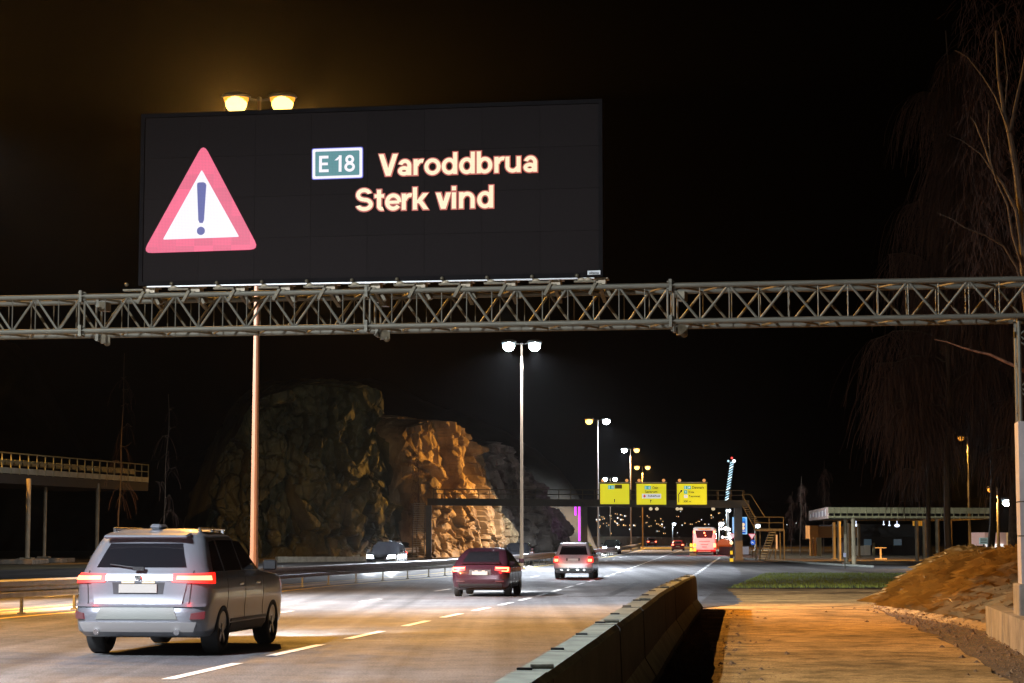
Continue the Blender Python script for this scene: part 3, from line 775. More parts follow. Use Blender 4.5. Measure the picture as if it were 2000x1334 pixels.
def wheel(x, y, r, wd, parent):
    key = (round(r, 3), round(wd, 3), x > 0)
    if key not in WH:
        s = 1 if x > 0 else -1
        bm = NB(); pr_ = [(r - .11, -wd / 2), (r - .03, -wd / 2), (r, -wd / 2 + .03), (r, wd / 2 - .03), (r - .03, wd / 2), (r - .11, wd / 2), (r - .12, 0)]
        n = 32; rg = [[bm.verts.new((p[1], p[0] * math.cos(t * 2 * math.pi / n), p[0] * math.sin(t * 2 * math.pi / n))) for p in pr_] for t in range(n)]
        for i in range(n):
            a, b = rg[i], rg[(i + 1) % n]
            for j in range(len(pr_)): bm.faces.new((a[j], a[(j + 1) % len(pr_)], b[(j + 1) % len(pr_)], b[j]))
        o1 = fin("tyre", bm, M_tyre, None, smooth=True)
        bm = NB(); tb(bm, (-.04, 0, 0), (.04, 0, 0), r - .12, None, 28)
        for k in range(5):
            t = k * 2 * math.pi / 5
            bx(bm, (s * (wd / 2 - .03), math.sin(t) * (r - .12) * .5, math.cos(t) * (r - .12) * .5), (.03, .07, r - .13), 0, -t)
        tb(bm, (s * (wd / 2 - .05), 0, 0), (s * (wd / 2 - .005), 0, 0), .06, None, 12)
        o2 = fin("rim", bm, M_rim, None); WH[key] = (o1.data, o2.data)
        bpy.data.objects.remove(o1); bpy.data.objects.remove(o2)
    a, b = WH[key]; w = link("wheel", a, None, parent); w.location = (x, y, r)
    q = link("rim", b, None, w); return w

def zs_of(layers, n=2):
    out = []
    for a, b in zip(layers[:-1], layers[1:]):
        k = n if b[0] - a[0] > .05 else 1
        out += [lerp(a[0], b[0], i / k) for i in range(k)]
    return out + [layers[-1][0]]
SUV = [(.26, -2.12, 2.12, .83, .20, .35), (.34, -2.27, 2.25, .89, .24, .4), (.45, -2.34, 2.32, .905, .32, .45), (.58, -2.35, 2.34, .912, .33, .5), (.66, -2.32, 2.34, .918, .32, .5), (.72, -2.27, 2.33, .922, .31, .5),
       (.88, -2.25, 2.29, .925, .30, .5), (.98, -2.25, 2.22, .918, .29, .5), (1.03, -2.24, 2.02, .91, .28, .5), (1.08, -2.22, 1.35, .892, .28, .45), (1.12, -2.19, .98, .87, .28, .35), (1.35, -2.05, .52, .80, .27, .3), (1.52, -1.91, .12, .735, .26, .28), (1.60, -1.83, -.08, .69, .25, .25), (1.655, -1.70, -.32, .62, .22, .25), (1.69, -1.52, -.62, .48, .2, .2), (1.70, -1.3, -.85, .3, .15, .15)]
XF = [(.28, -2.15, 2.15, .85, .22, .35), (.38, -2.38, 2.3, .93, .28, .4), (.55, -2.42, 2.38, .95, .30, .5), (.75, -2.40, 2.38, .955, .28, .5), (.90, -2.36, 2.34, .95, .28, .5), (1.02, -2.30, 2.2, .935, .28, .5), (1.10, -2.24, 1.5, .91, .28, .45), (1.15, -2.18, 1.15, .89, .26, .35), (1.35, -2.0, .75, .82, .22, .3), (1.60, -1.78, .25, .74, .2, .28), (1.70, -1.70, 0, .68, .2, .25), (1.745, -1.52, -.4, .54, .2, .2), (1.752, -1.3, -.7, .3, .15, .15)]
CRO = [(.24, -2.1, 2.15, .84, .22, .35), (.34, -2.30, 2.3, .92, .30, .45), (.55, -2.37, 2.37, .955, .34, .55), (.78, -2.36, 2.36, .96, .34, .55), (.95, -2.30, 2.25, .95, .32, .55), (1.06, -2.22, 1.75, .92, .30, .5), (1.12, -2.12, 1.25, .90, .28, .4), (1.2, -1.95, 1.0, .87, .26, .35), (1.38, -1.50, .6, .79, .24, .3), (1.52, -1.05, .2, .71, .22, .25), (1.60, -.65, -.05, .62, .2, .2), (1.622, -.5, -.2, .4, .2, .2)]
HAT = [(.22, -1.95, 1.95, .80, .2, .3), (.32, -2.08, 2.05, .86, .25, .4), (.5, -2.12, 2.12, .89, .28, .5), (.75, -2.10, 2.1, .895, .28, .5), (.88, -2.05, 2.0, .88, .28, .5), (.96, -2.0, 1.4, .86, .26, .4), (1.0, -1.97, 1.1, .84, .26, .35), (1.2, -1.8, .7, .77, .22, .3), (1.40, -1.55, .3, .69, .2, .25), (1.47, -1.4, .05, .62, .2, .2), (1.49, -1.2, -.2, .4, .2, .2)]
def car(kind, name, label, cat, paint, loc, rz, sc=1.0, lights='tail', style='suv', plate=None, group=None, full=True, beam=0):
    L_ = {'suv': SUV, 'xf': XF, 'cro': CRO, 'hat': HAT}[kind]; sh = Shell(L_)
    root = thing(name, label, cat, loc, rz, group); root.scale = (sc, sc, sc)
    H_ = L_[-1][0]; wb = {'suv': 1.36, 'xf': 1.42, 'cro': 1.45, 'hat': 1.28}[kind]; wr = {'suv': .345, 'xf': .37, 'cro': .355, 'hat': .31}[kind]
    W_ = max(l[3] for l in L_)
    cuts = [(s_ * wb, wr + .01, wr + .065, q * (W_ - .30), q * (W_ + .3)) for s_ in (-1, 1) for q in (-1, 1)]
    body = sh.mesh(zs_of(L_, 3), "body", paint, root, cuts)
    for s_ in (-1, 1):
        for q in (-1, 1): wheel(q * (W_ - .125), s_ * wb, wr, .235, root)
    bm = NB(); bx(bm, (0, 0, L_[0][0] + .02), (W_ * 1.5, 3.3, .10)); bx(bm, (0, -wb, .34), (W_ * 1.6, .16, .16)); bx(bm, (0, wb, .34), (W_ * 1.6, .16, .16)); fin("underbody", bm, M_black, root)
    if not full: 
        pass
    belt = {'suv': 1.12, 'xf': 1.15, 'cro': 1.10, 'hat': 1.0}[kind]; top = H_ - .16
    # side glass and doors
    for q in (-1, 1):
        if kind == 'suv':
            wins = [((-1.74, belt), (-1.22, belt), (-1.25, top), (-1.52, top - .02)), ((-1.14, belt), (-.30, belt), (-.36, top), (-1.16, top)), ((-.22, belt), (.60, belt), (.02, top - .02), (-.30, top))]
        elif kind == 'cro':
            wins = [((-1.2, belt + .07), (-.25, belt + .01), (-.3, top - .06), (-.75, top - .09)), ((-.18, belt), (.95, belt), (.30, top - .05), (-.22, top - .05))]
        elif kind == 'xf':
            wins = [((-1.7, belt), (-1.1, belt), (-1.1, top), (-1.35, top)), ((-1.02, belt), (-.25, belt), (-.28, top), (-1.02, top)), ((-.17, belt), (.8, belt), (.22, top), (-.2, top))]
        else:
            wins = [((-1.5, belt + .05), (-.4, belt), (-.4, top), (-1.2, top)), ((-.33, belt), (.8, belt), (.25, top - .02), (-.33, top))]
        for w in wins: sh.side("side_window", w, q, M_glass, root, nu=4, nv=4)
        sh.side("door_sill", ((-.95, .30), (.95, .30), (.95, .40), (-.95, .40)), q, M_trim, root, off=.02, nu=4, nv=1)
        for yy_ in {'suv': (-1.12, -.20, .80), 'cro': (-1.0, -.2, .92), 'xf': (-1.05, -.2, .82), 'hat': (-.35, .80)}[kind]:
            sh.side("door_gap", ((yy_ - .007, .42), (yy_ + .007, .42), (yy_ + .007, belt - .03), (yy_ - .007, belt - .03)), q, M_black, root, off=.003, nu=1, nv=8)
        sh.side("wheel_arch_trim", ((-.95, .42), (.95, .42), (.95, .46), (-.95, .46)), q, M_trim, root, off=.012, nu=6, nv=1)
        mz = belt + .02
        bm = NB(); bx(bm, (q * (W_ + .10), .72, mz + .04), (.20, .10, .15), q * .15); fin("wing_mirror", bm, paint if kind != 'suv' else M_black, root, bevel=.02)
        for yy_ in (-.3, .62):
            if kind != 'cro':
                bm = NB(); p = sh.at(.93)[2]; bx(bm, (q * (p + .012), yy_ - .22, .93), (.03, .2, .03)); fin("door_handle", bm, M_chrome, root, bevel=.006)
        if kind in ('suv', 'xf'):
            bm = NB(); x = q * (.60 if kind == 'suv' else .62)
            tb(bm, (x, -1.5, H_ + .0), (x, -.25, H_ - .005), .018); 
            for yy_ in (-1.45, -.85, -.3): bx(bm, (x, yy_, H_ - .05), (.03, .08, .10))
            fin("roof_rail", bm, M_chrome if kind == 'suv' else M_trim, root)
    # windscreen
    z0, z1 = belt + .03, top + .0
    wf = lambda z: sh.at(z)[2] - .12
    sh.patch("windscreen", ((-wf(z0), z0), (wf(z0), z0), (wf(z1), z1), (-wf(z1), z1)), M_glass, root, rear=False, off=.006, nu=8, nv=5)
    # rear
    if kind == 'suv':
        sh.patch("rear_window", ((-.62, 1.18), (.62, 1.18), (.50, 1.50), (-.50, 1.50)), M_glass, root, off=.006, nu=8, nv=6)
        bm = NB(); bx(bm, (0, -1.88, 1.605), (1.16, .26, .045), 0, .16); fin("roof_spoiler", bm, paint, root, bevel=.02)
        bm = NB(); bx(bm, (0, -1.40, 1.725), (.16, .34, .07)); fin("roof_aerial", bm, M_silver, root, bevel=.03)
        bm = NB(); tb(bm, (0, -2.215, 1.17), (-.42, -2.17, 1.22), .014, .008); bx(bm, (0, -2.235, 1.165), (.14, .05, .05)); fin("rear_wiper", bm, M_black, root)
        sh.patch("tailgate_garnish", ((-.47, 1.01), (.47, 1.01), (.47, 1.095), (-.47, 1.095)), M_chrome if False else mat("garnish", (.50, .51, .53), .3, metal=.4), root, off=.022, nu=8, nv=2)
        sh.patch("tailgate", ((-.60, .70), (.60, .70), (.66, 1.0), (-.66, 1.0)), paint, root, off=.018, nu=8, nv=4)
        sh.patch("plate_recess", ((-.34, .83), (.34, .83), (.36, .985), (-.36, .985)), M_trim, root, off=.010 + .012, nu=4, nv=2)
        sh.patch("bumper_trim", ((-.56, .50), (.56, .50), (.50, .66), (-.50, .66)), mat("grey_trim", (.17, .18, .16), .55), root, off=.014, nu=8, nv=2)
        sh.patch("bumper_step", ((-.92, .665), (.92, .665), (.92, .70), (-.92, .70)), paint, root, off=.030, nu=16, nv=1)
        sh.patch("skid_plate", ((-.74, .33), (.74, .33), (.80, .46), (-.80, .46)), mat("skid_silver", (.42, .40, .39), .4, metal=.3), root, off=.035, nu=10, nv=2)
        bm = NB(); bx(bm, (0, -2.285, .905), (.52, .014, .115)); pl_ = fin("number_plate", bm, M_plate, root)
        for q in (-1, 1):
            sh.patch("tail_light", tuple((q * a, b) for a, b in ((.46, .985), (1.16, .965), (1.18, 1.11), (.46, 1.10))), E_tailr, root, off=.026, nu=12, nv=2)
            tl = sh.patch("light_bar", tuple((q * a, b) for a, b in ((.52, 1.02), (1.02, 1.012), (1.00, 1.072), (.52, 1.072))), E_tail, root, off=.034, nu=10, nv=1)
            sh.patch("rear_reflector", tuple((q * a, b) for a, b in ((.72, .50), (.92, .50), (.93, .60), (.74, .58))), E_refl, root, off=.03, nu=4, nv=1)
            bm = NB(); bx(bm, (q * .14, -2.272, .985), (.17, .02, .022)); fin("plate_lamp", bm, E_plt, root)
        sh.patch("tailgate_gap", ((-.70, .70), (-.685, .70), (-.72, 1.14), (-.735, 1.14)), M_black, root, off=.004, nu=1, nv=8)
        sh.patch("tailgate_gap", ((.685, .70), (.70, .70), (.735, 1.14), (.72, 1.14)), M_black, root, off=.004, nu=1, nv=8)
        bm = NB(); bx(bm, (0, -2.285, 1.052), (.10, .012, .05)); fin("badge", bm, M_chrome, root, bevel=.004)
        for q in (-1, 1):
            bm = NB(); tb(bm, (q * .55, -2.33, .33), (q * .55, -2.20, .36), .04); fin("exhaust_pipe", bm, M_chrome, root)
    elif kind == 'cro':
        sh.patch("rear_window", ((-.62, 1.15), (.62, 1.15), (.50, 1.50), (-.50, 1.50)), M_glass, root, off=.006, nu=8, nv=8)
        bm = NB(); bx(bm, (0, -2.17, 1.13), (1.3, .16, .03), 0, .2); fin("boot_spoiler", bm, paint, root, bevel=.01)
        sh.patch("plate_recess", ((-.36, .73), (.36, .73), (.36, .90), (-.36, .90)), M_trim, root, off=.008, nu=4, nv=2)
        sh.patch("diffuser", ((-.7, .30), (.7, .30), (.74, .44), (-.74, .44)), M_trim, root, off=.02, nu=8, nv=2)
        bm = NB(); bx(bm, (0, -2.385, .79), (.52, .014, .115)); fin("number_plate", bm, M_plate, root)
        for q in (-1, 1):
            sh.patch("tail_light", tuple((q * a, b) for a, b in ((.50, .88), (1.10, .80), (1.14, .98), (.50, 1.01))), E_tailr, root, off=.012, nu=10, nv=3)
            # C shaped light: bar on top, hook downwards at the outer end
            for c in (((.52, .945), (.98, .93), (.98, .985), (.52, .985)), ((.92, .85), (.99, .85), (1.01, .985), (.92, .985)), ((.72, .845), (.96, .835), (.96, .875), (.72, .875))):
                sh.patch("light_bar", tuple((q * a, b) for a, b in c), E_tail, root, off=.024, nu=6, nv=1)
            sh.patch("rear_reflector", tuple((q * a, b) for a, b in ((.52, .50), (.80, .50), (.80, .54), (.52, .54))), E_refl, root, off=.012, nu=4, nv=1)
            bm = NB(); bx(bm, (q * .12, -2.378, .865), (.10, .02, .018)); fin("plate_lamp", bm, E_plt, root)
    elif kind == 'xf':
        sh.patch("rear_window", ((-.70, 1.16), (.70, 1.16), (.58, 1.58), (-.58, 1.58)), M_glass, root, off=.006, nu=8, nv=6)
        bm = NB(); bx(bm, (0, -1.76, 1.70), (1.2, .22, .04), 0, .1); fin("roof_spoiler", bm, paint, root, bevel=.01)
        sh.patch("plate_recess", ((-.33, .87), (.33, .87), (.33, 1.0), (-.33, 1.0)), M_trim, root, off=.008, nu=4, nv=2)
        sh.patch("bumper", ((-.98, .55), (.98, .55), (.98, .66), (-.98, .66)), paint, root, off=.035, nu=12, nv=2)
        sh.patch("bumper_trim", ((-.9, .36), (.9, .36), (.92, .50), (-.92, .50)), mat("teal_grey_trim", (.10, .14, .15), .45), root, off=.025, nu=10, nv=2)
        bm = NB(); bx(bm, (0, -2.385, .93), (.52, .014, .115)); fin("number_plate", bm, M_plate, root)
        for q in (-1, 1):
            sh.patch("tail_light", tuple((q * a, b) for a, b in ((.66, .78), (1.12, .78), (1.14, 1.06), (.74, 1.08))), E_tailr, root, off=.012, nu=8, nv=3)
            sh.patch("light_bulb", tuple((q * a, b) for a, b in ((.72, .83), (.94, .83), (.94, .96), (.72, .96))), E_tail, root, off=.02, nu=6, nv=2)
            for x in (.22, .55):
                bm = NB(); bx(bm, (q * x, -2.44, .43), (.10, .03, .03)); fin("reversing_sensor", bm, M_chrome, root)
    else:
        sh.patch("rear_window", ((-.58, 1.02), (.58, 1.02), (.5, 1.34), (-.5, 1.34)), M_glass, root, off=.006, nu=6, nv=4)
        bm = NB(); bx(bm, (0, -2.135, .62), (.50, .014, .11)); fin("number_plate", bm, M_plate, root)
        for q in (-1, 1):
            m_ = E_tail if lights == 'tail' else E_tailr
            sh.patch("tail_light", tuple((q * a, b) for a, b in ((.50, .74), (.98, .74), (.98, .92), (.56, .92))), E_tail2 if lights == 'tail' else mat("unlit_red", (.3, .01, .01), .2), root, off=.012, nu=6, nv=2)
            if lights == 'tail': sh.patch("light_bulb", tuple((q * a, b) for a, b in ((.56, .77), (.8, .77), (.8, .88), (.6, .88))), E_tail, root, off=.02, nu=4, nv=1)
    if lights == 'tail' and kind != 'hat':
        for q in (-1, 1):
            zt, yt, xt = {'suv': (1.12, -2.50, .80), 'xf': (.98, -2.62, .84), 'cro': (.98, -2.60, .80)}[kind]
            light('POINT', root.matrix_basis @ Vector((q * xt, yt, zt)), 9 if kind == 'suv' else 14, (1, .02, .008), .12, name="tail_glow", parent=root)
    # front
    for q in (-1, 1):
        zt = {'suv': .82, 'xf': .85, 'cro': .82, 'hat': .68}[kind]
        h1 = sh.patch("headlight", tuple((q * a, b) for a, b in ((.40, zt - .10), (.92, zt - .08), (.94, zt + .10), (.46, zt + .08))), E_head if lights == 'head' else mat("headlamp_glass", (.5, .5, .5), .1), root, rear=False, off=.014, nu=6, nv=2)
        if beam:
            p = root.matrix_basis @ Vector((q * .62, sh.at(zt)[1] + .12, zt)); t = root.matrix_basis @ Vector((q * .62, sh.at(zt)[1] + 10.12, zt - .55))
            light('SPOT', p, beam, (.86, .93, 1.0), .07, t, 60, .7, "headlight_beam", h1)
    sh.patch("grille", ((-.45, .45), (.45, .45), (.40, .68), (-.40, .68)), M_black, root, rear=False, off=.01, nu=6, nv=2)
    bm = NB(); yy_ = sh.at(.5)[1]; bx(bm, (0, yy_ + .02, .5), (.50, .014, .11)); fin("front_plate", bm, mat("plate_unlit", (.7, .7, .7), .5), root)
    return root

HD = -math.atan(.142)          # heading of the road (clockwise from +Y)
def rzroad(Y): return -math.atan((XB(Y + 4) - XB(Y - 4)) / 8)
def place_rear(px, Y, half, dx=0):
    "car centre for a rear face centred at px and depth Y"
    x = (px - CX) / F * Y; r = rzroad(Y)
    return Vector((x - math.sin(r) * half + dx, Y + math.cos(r) * half, zp(Y + half)))
# silver SUV, nearest
rw = G(433, 1277); r_ = rzroad(33); fw = Vector((-math.sin(r_), math.cos(r_), 0)); rt = Vector((math.cos(r_), math.sin(r_), 0)); sc1 = 1.10
c1 = rw - rt * .90 * sc1 + fw * 1.36 * sc1; c1.z = 0
car('suv', "silver_suv", "silver SUV with glowing wide tail lights, nearest car at lower left", "car", M_silver, c1, r_, sc1, plate=True, beam=4500)
# dark crossover
p = place_rear(938, 68.5, 2.3); car('cro', "dark_crossover", "dark crossover with hook shaped tail lights, between the silver SUV and the white SUV", "car", M_dark, (p.x, p.y, p.z), rzroad(70), 1.0, plate=True, beam=7000)
p = place_rear(1118, 98, 2.4); car('xf', "pale_suv", "pale silver SUV with red corner lights, ahead of the dark crossover", "car", M_silver2, p, rzroad(100), .98, plate=True, beam=5000)
p = place_rear(1322, 292, 2.1); car('hat', "red_hatchback", "dark red hatchback driving just left of the coach", "car", M_redp, p, rzroad(292), 1.0)
q_ = D(1271, 1062, 430); car('hat', "red_hatchback", "farthest red car in front of the grey wall, left of the other hatchback", "car", M_redp, (q_.x, 430, zp(430)), 0.05, 1.15)
q_ = D(1187, 1054, 300); 
# oncoming
def oncoming(px, Y, kind, label, name, paint, beam, sc=1.0):
    x = (px - CX) / F * Y; return car(kind, name, label, "car", paint, (x, Y + 2.3, zp(Y)), rzroad(Y) + math.pi, sc, lights='head', beam=beam)
oncoming(752, 121, 'suv', "dark oncoming car with two white headlights in front of the mossy rock face", "dark_oncoming_car", M_blackp, 1500, 1.0)
oncoming(1012, 142, 'hat', "oncoming car half hidden behind the dark crossover, one bright headlight showing", "black_oncoming_car", M_blackp, 1500, 1.05)
oncoming(1196, 236, 'hat', "farthest oncoming car with dazzling headlights beside the median guardrail", "white_oncoming_car", M_blackp, 2200, 1.1)
car('hat', "following_car", "car just behind the nearest silver SUV, its headlights on the tailgate", "car", M_blackp, (-8.2, 14.0, 0), r_, 1.0, lights='head', beam=500)

# coach
def coach():
    L_ = [(.35, -6.0, 6.0, 1.20, .2, .2), (.5, -6.1, 6.05, 1.25, .25, .25), (1.0, -6.12, 6.1, 1.275, .28, .25), (2.0, -6.08, 6.08, 1.275, .28, .25), (3.0, -5.95, 5.9, 1.24, .28, .25), (3.25, -5.85, 5.7, 1.18, .25, .25), (3.35, -5.7, 5.5, 1.0, .2, .2)]
    sh = Shell(L_); Y = 222; x = (1385 - CX) / F * Y
    root = thing("coach", "tall pale coach with red lights at all rear corners, right lane", "bus", (x, Y + 6, zp(Y)), rzroad(Y) - .0)
    root.scale = (.98, 1, .90)
    sh.mesh(zs_of(L_, 3), "body", mat("coach_paint", (.70, .60, .50), .4, coat=.3), root)
    sh.patch("rear_window", ((-.82, 2.05), (.82, 2.05), (1.02, 2.95), (-1.02, 2.95)), mat("coach_glass", (.05, .02, .02), .1), root, off=.01)
    sh.patch("roof_sign", ((-.7, 3.05), (.7, 3.05), (.7, 3.2), (-.7, 3.2)), emi("amber_sign", (1, .35, .05), .9), root, off=.02)
    for z, w in ((1.62, .62), (1.25, .42)):
        sh.patch("engine_grille", ((-w, z), (w, z), (w, z + .06), (-w, z + .06)), mat("grille_brown", (.18, .10, .07), .6), root, off=.01)
    sh.patch("bumper", ((-1.2, .36), (1.2, .36), (1.22, .66), (-1.22, .66)), mat("bumper_red", (.25, .02, .02), .5), root, off=.05)
    bm = NB(); bx(bm, (0, -6.15, 1.0), (.5, .02, .2)); fin("number_plate", bm, M_plate, root)
    bm = NB(); bx(bm, (0, -6.2, .48), (1.4, .02, .06)); fin("step_strip", bm, emi("step_strip", (1, .3, .2), 1.2), root)
    for q in (-1, 1):
        sh.patch("upper_lamp", tuple((q * a, b) for a, b in ((.98, 2.62), (1.22, 2.62), (1.22, 2.92), (.98, 2.92))), E_tail, root, off=.03, nu=4, nv=2)
        sh.patch("tail_light", tuple((q * a, b) for a, b in ((1.0, .95), (1.28, .95), (1.28, 1.4), (1.0, 1.4))), E_tail, root, off=.03, nu=4, nv=2)
        sh.patch("lamp_surround", tuple((q * a, b) for a, b in ((1.05, .74), (1.3, .74), (1.3, .9), (1.05, .9))), E_tailr, root, off=.03, nu=4, nv=2)
        bm = NB(); bx(bm, (q * 1.42, 5.6, 2.4), (.2, .15, .5)); fin("wing_mirror", bm, M_black, root)
        for y_ in (-3.6, 3.6): wheel(q * 1.10, y_, .5, .3, root)
        sh.side("side_windows" if False else "side_window", ((-5.2, 1.9), (5.2, 1.9), (5.2, 2.75), (-5.2, 2.75)), q, M_glass, root)
    bm = NB(); sph(bm, (0, -6.1, 2.66), .10); sph(bm, (.12, -6.1, 2.35), .07); fin("brake_lamp", bm, E_tail, root)
    for q in (-1, 1): light('POINT', root.matrix_basis @ Vector((q * 1.5, -7.0, 1.3)), 260, (1, .03, .015), .1)
coach()

# ------------------------------------------------------------------ sign gantry over the far road
YG0, YG1 = 186.0, 172.0
bl = D(835, 987, YG0); br = D(1462, 992, YG1)
sg = thing("beam_gantry", "dark box beam gantry with walkway railing carrying the three yellow signs", "gantry", (bl.x, bl.y, 0))
def bp_(t, z=0, d=0): return bl.lerp(br, t) + Vector((0, d, z))
M_beam = mat("beam_steel", (.085, .07, .05), .6, var=.2, scale=.6)
bm = NB(); th = .62
vs = [bp_(t, z, d) for t in (0, 1) for (z, d) in ((0, -.5), (0, .5), (th, .5), (th, -.5))]
V = [bm.verts.new(v) for v in vs]
for i in range(4): bm.faces.new((V[i], V[(i + 1) % 4], V[4 + (i + 1) % 4], V[4 + i]))
bm.faces.new(V[:4]); bm.faces.new(V[4:]); fin("beam", bm, M_beam, sg, True)
for d in (-.5, .5):
    for zz in (.45, .85): rod("handrail", bp_(.02, th + zz - .02, d), bp_(.985, th + zz - .02, d), .028, M_galv_d, sg)
    for i in range(27):
        t = .02 + .965 * i / 26; rod("railing_post", bp_(t, th, d), bp_(t, th + .85, d), .025, M_galv_d, sg, 6)
def col(px0, px1, Y, zt, zb, m, par_):
    a = D(px0, 1000, Y).x; b = D(px1, 1000, Y).x; bm = NB(); bx(bm, ((a + b) / 2, Y, (zt + zb) / 2), (b - a, .6, zt - zb)); bx(bm, ((a + b) / 2, Y, zb + .08), ((b - a) * 1.35, .8, .18)); return fin("column", bm, m, par_, True, bevel=.02)
M_colg = mat("column_grey", (.16, .14, .12), .6, var=.15, scale=1)
t_ = lambda px, Y: (D(px, 1000, Y).x - bl.x) / (br.x - bl.x)
col(1434, 1449, 173, bp_(.97).z, zp(180), M_colg, sg)
col(1135, 1147, 178, bp_(.5).z, zp(180), M_beam, sg)
col(832, 843, 186, bl.z, zp(180), M_beam, sg)
# stair up the rock side
sx0, sx1 = D(806, 1000, 185).x, D(829, 1000, 185).x; z0, z1 = D(810, 1089, 185).z, D(810, 983, 185).z
for s_ in (sx0, sx1): rod("stair_stringer", (s_, 184.6, z0), (s_, 186.6, z1), .05, M_beam, sg)
for i in range(26):
    t = i / 25; bm = NB(); bx(bm, ((sx0 + sx1) / 2, 184.6 + 2 * t, z0 + (z1 - z0) * t), (sx1 - sx0 - .02, .30, .05)); fin("tread", bm, mat("tread_steel", (.30, .29, .22), .5), sg, True)
# landing and stairs on the right
Yr = 172
def DR(px, py, d=0): return D(px, py, Yr + d)
bm = NB(); a, b = DR(1474, 1035), DR(1530, 1035); bx(bm, ((a.x + b.x) / 2, Yr, a.z), (b.x - a.x, 1.2, .2)); fin("landing", bm, M_galv_d, sg, True)
for d in (-.55, .55):
    for pts in (((1449, 966), (1474, 1010)), ((1466, 966), (1494, 1010)), ((1449, 986), (1474, 1033)), ((1474, 1010), (1530, 1010)), ((1474, 1021), (1530, 1021)), ((1449, 966), (1466, 966)), ((1530, 1010), (1530, 1035)), ((1474, 1010), (1474, 1035)), ((1502, 1010), (1502, 1035)), ((1480, 1097), (1503, 1040)), ((1493, 1098), (1515, 1040)), ((1500, 1098), (1516, 1058))):
        rod("stair_rail", DR(*pts[0], d), DR(*pts[1], d), .035, M_galv_d, sg)
for i in range(14):
    t = i / 13; c = DR(lerp(1457, 1483, t), lerp(988, 1034, t)); bm = NB(); bx(bm, c, (.5, 1.05, .04)); fin("tread", bm, M_galv_d, sg, True)
for i in range(12):
    t = i / 11; c = DR(lerp(1487, 1508, t), lerp(1096, 1040, t)); bm = NB(); bx(bm, c, (.55, 1.05, .05)); fin("tread", bm, mat("tread_steel", (.30, .29, .22), .5), sg, True)
for px in (1476, 1484, 1514, 1523, 1531): rod("landing_leg", DR(px, 1035), (DR(px, 1035).x, Yr, zp(180)), .06, M_galv_d, sg)
bm = NB(); bx(bm, (DR(1515, 1060).x, Yr - .7, zp(180) + 1.55), (.12, .04, 1.2)); fin("marker_board", bm, mat("white_board", (.7, .6, .55), .5), sg, True)
for px in (1271, 1283, 1323, 1330, 1393):
    p = D(px, 994, YG1 + 4); bm = NB(); sph(bm, p, .16, (1, 1, .8)); bx(bm, p + Vector((0, 0, .22)), (.12, .12, .3)); fin("traffic_sensor", bm, emi("sensor_glow", (.95, .75, .45), .75), sg, True)

# yellow signs
def yellow_sign(px0, py0, px1, py1, label):
    Y = YG0 + (YG1 - YG0) * (px1 - 835) / 627 - 1.0; a = D(px0, py1, Y); b = D(px1, py0, Y); w = b.x - a.x; h = b.z - a.z
    root = thing("yellow_sign", label, "road sign", (a.x, Y, a.z), 0, "yellow direction signs on the beam gantry")
    bm = NB(); bx(bm, (w / 2, .10, h / 2), (w, .16, h)); fin("sign_box", bm, mat("sign_box", (.14, .13, .02), .5), root)
    bm = NB(); bx(bm, (w / 2, .0, h / 2), (w - .14, .03, h - .14)); fin("face", bm, M_yellow, root, bevel=.01)
    bm = NB(); bx(bm, (w / 2, .05, h + .05), (w + .04, .34, .06)); fin("top_rail", bm, mat("top_rail", (.6, .55, .4), .5), root)
    for x in (.28, w - .28):
        bm = NB(); sph(bm, (x, -.05, h + .22), .14, (1, 1, 1)); tb(bm, (x, .1, h + .05), (x, -.03, h + .2), .03); fin("sign_lamp", bm, emi("sign_lamp", (1, .42, .12), .8), root)
    bm = NB(); 
    for x in (w * .25, w * .75): bx(bm, (x, .42, h * .4), (.12, .5, .12))
    fin("mount", bm, M_beam, root)
    # u, v in photo pixels from the top left of the sign
    def X(px): return (px - px0) / (px1 - px0) * w
    def Z(py): return (py1 - py) / (py1 - py0) * h
    def rect(name, p0, q0, p1, q1, d, m):
        bm = NB(); x0, x1, z0, z1 = X(p0), X(p1), Z(q1), Z(q0); bx(bm, ((x0 + x1) / 2, d, (z0 + z1) / 2), (x1 - x0, .012, z1 - z0)); return fin(name, bm, m, root)
    def word(s, p0, q0, p1, q1, m=M_sblack, d=-.022, nm="lettering", bold=.015): return fit_text(nm, s, X(p0), X(p1), Z(q1), Z(q0), d, m, root, bold)
    def arrow(pts, nm="arrow"):
        bm = NB(); prism(bm, [(X(p), Z(q)) for p, q in pts], -.018, -.026, lambda a, b, d: (a, d, b)); return fin(nm, bm, M_sblack, root)
    return rect, word, arrow
rect, word, arrow = yellow_sign(1171, 943.5, 1230.5, 986, "left yellow road sign, mostly blank with a straight arrow")
rect("badge", 1187.5, 948, 1200, 955.5, -.022, M_teal); word("E 18", 1189, 949.3, 1198.5, 954.2, M_swhite, -.032, "badge_lettering")
rect("covered_name", 1201, 946.5, 1215, 954.5, -.022, mat("cover_tape", (.30, .24, .02), .6)); 
UPA = lambda x, y0, y1: [(x - .8, y1), (x + .8, y1), (x + .8, y0 + 2.6), (x + 2.1, y0 + 3.2), (x, y0), (x - 2.1, y0 + 3.2), (x - .8, y0 + 2.6)]
arrow(UPA(1200.3, 974, 981.5))
rect, word, arrow = yellow_sign(1242, 943.5, 1302.5, 987, "middle yellow road sign reading Oslo, Sentrum and Sykehus")
rect("badge", 1259, 949, 1271.5, 956, -.022, M_teal); word("E 18", 1260.5, 950.2, 1270, 954.8, M_swhite, -.032, "badge_lettering")
word("Oslo", 1274, 949.5, 1286, 955.5); word("Sentrum", 1260, 957.5, 1284, 963)
rect("white_panel", 1254, 964.5, 1291, 973.5, -.022, M_swhite); word("Sykehus", 1265, 966, 1289, 972, M_sblack, -.034)
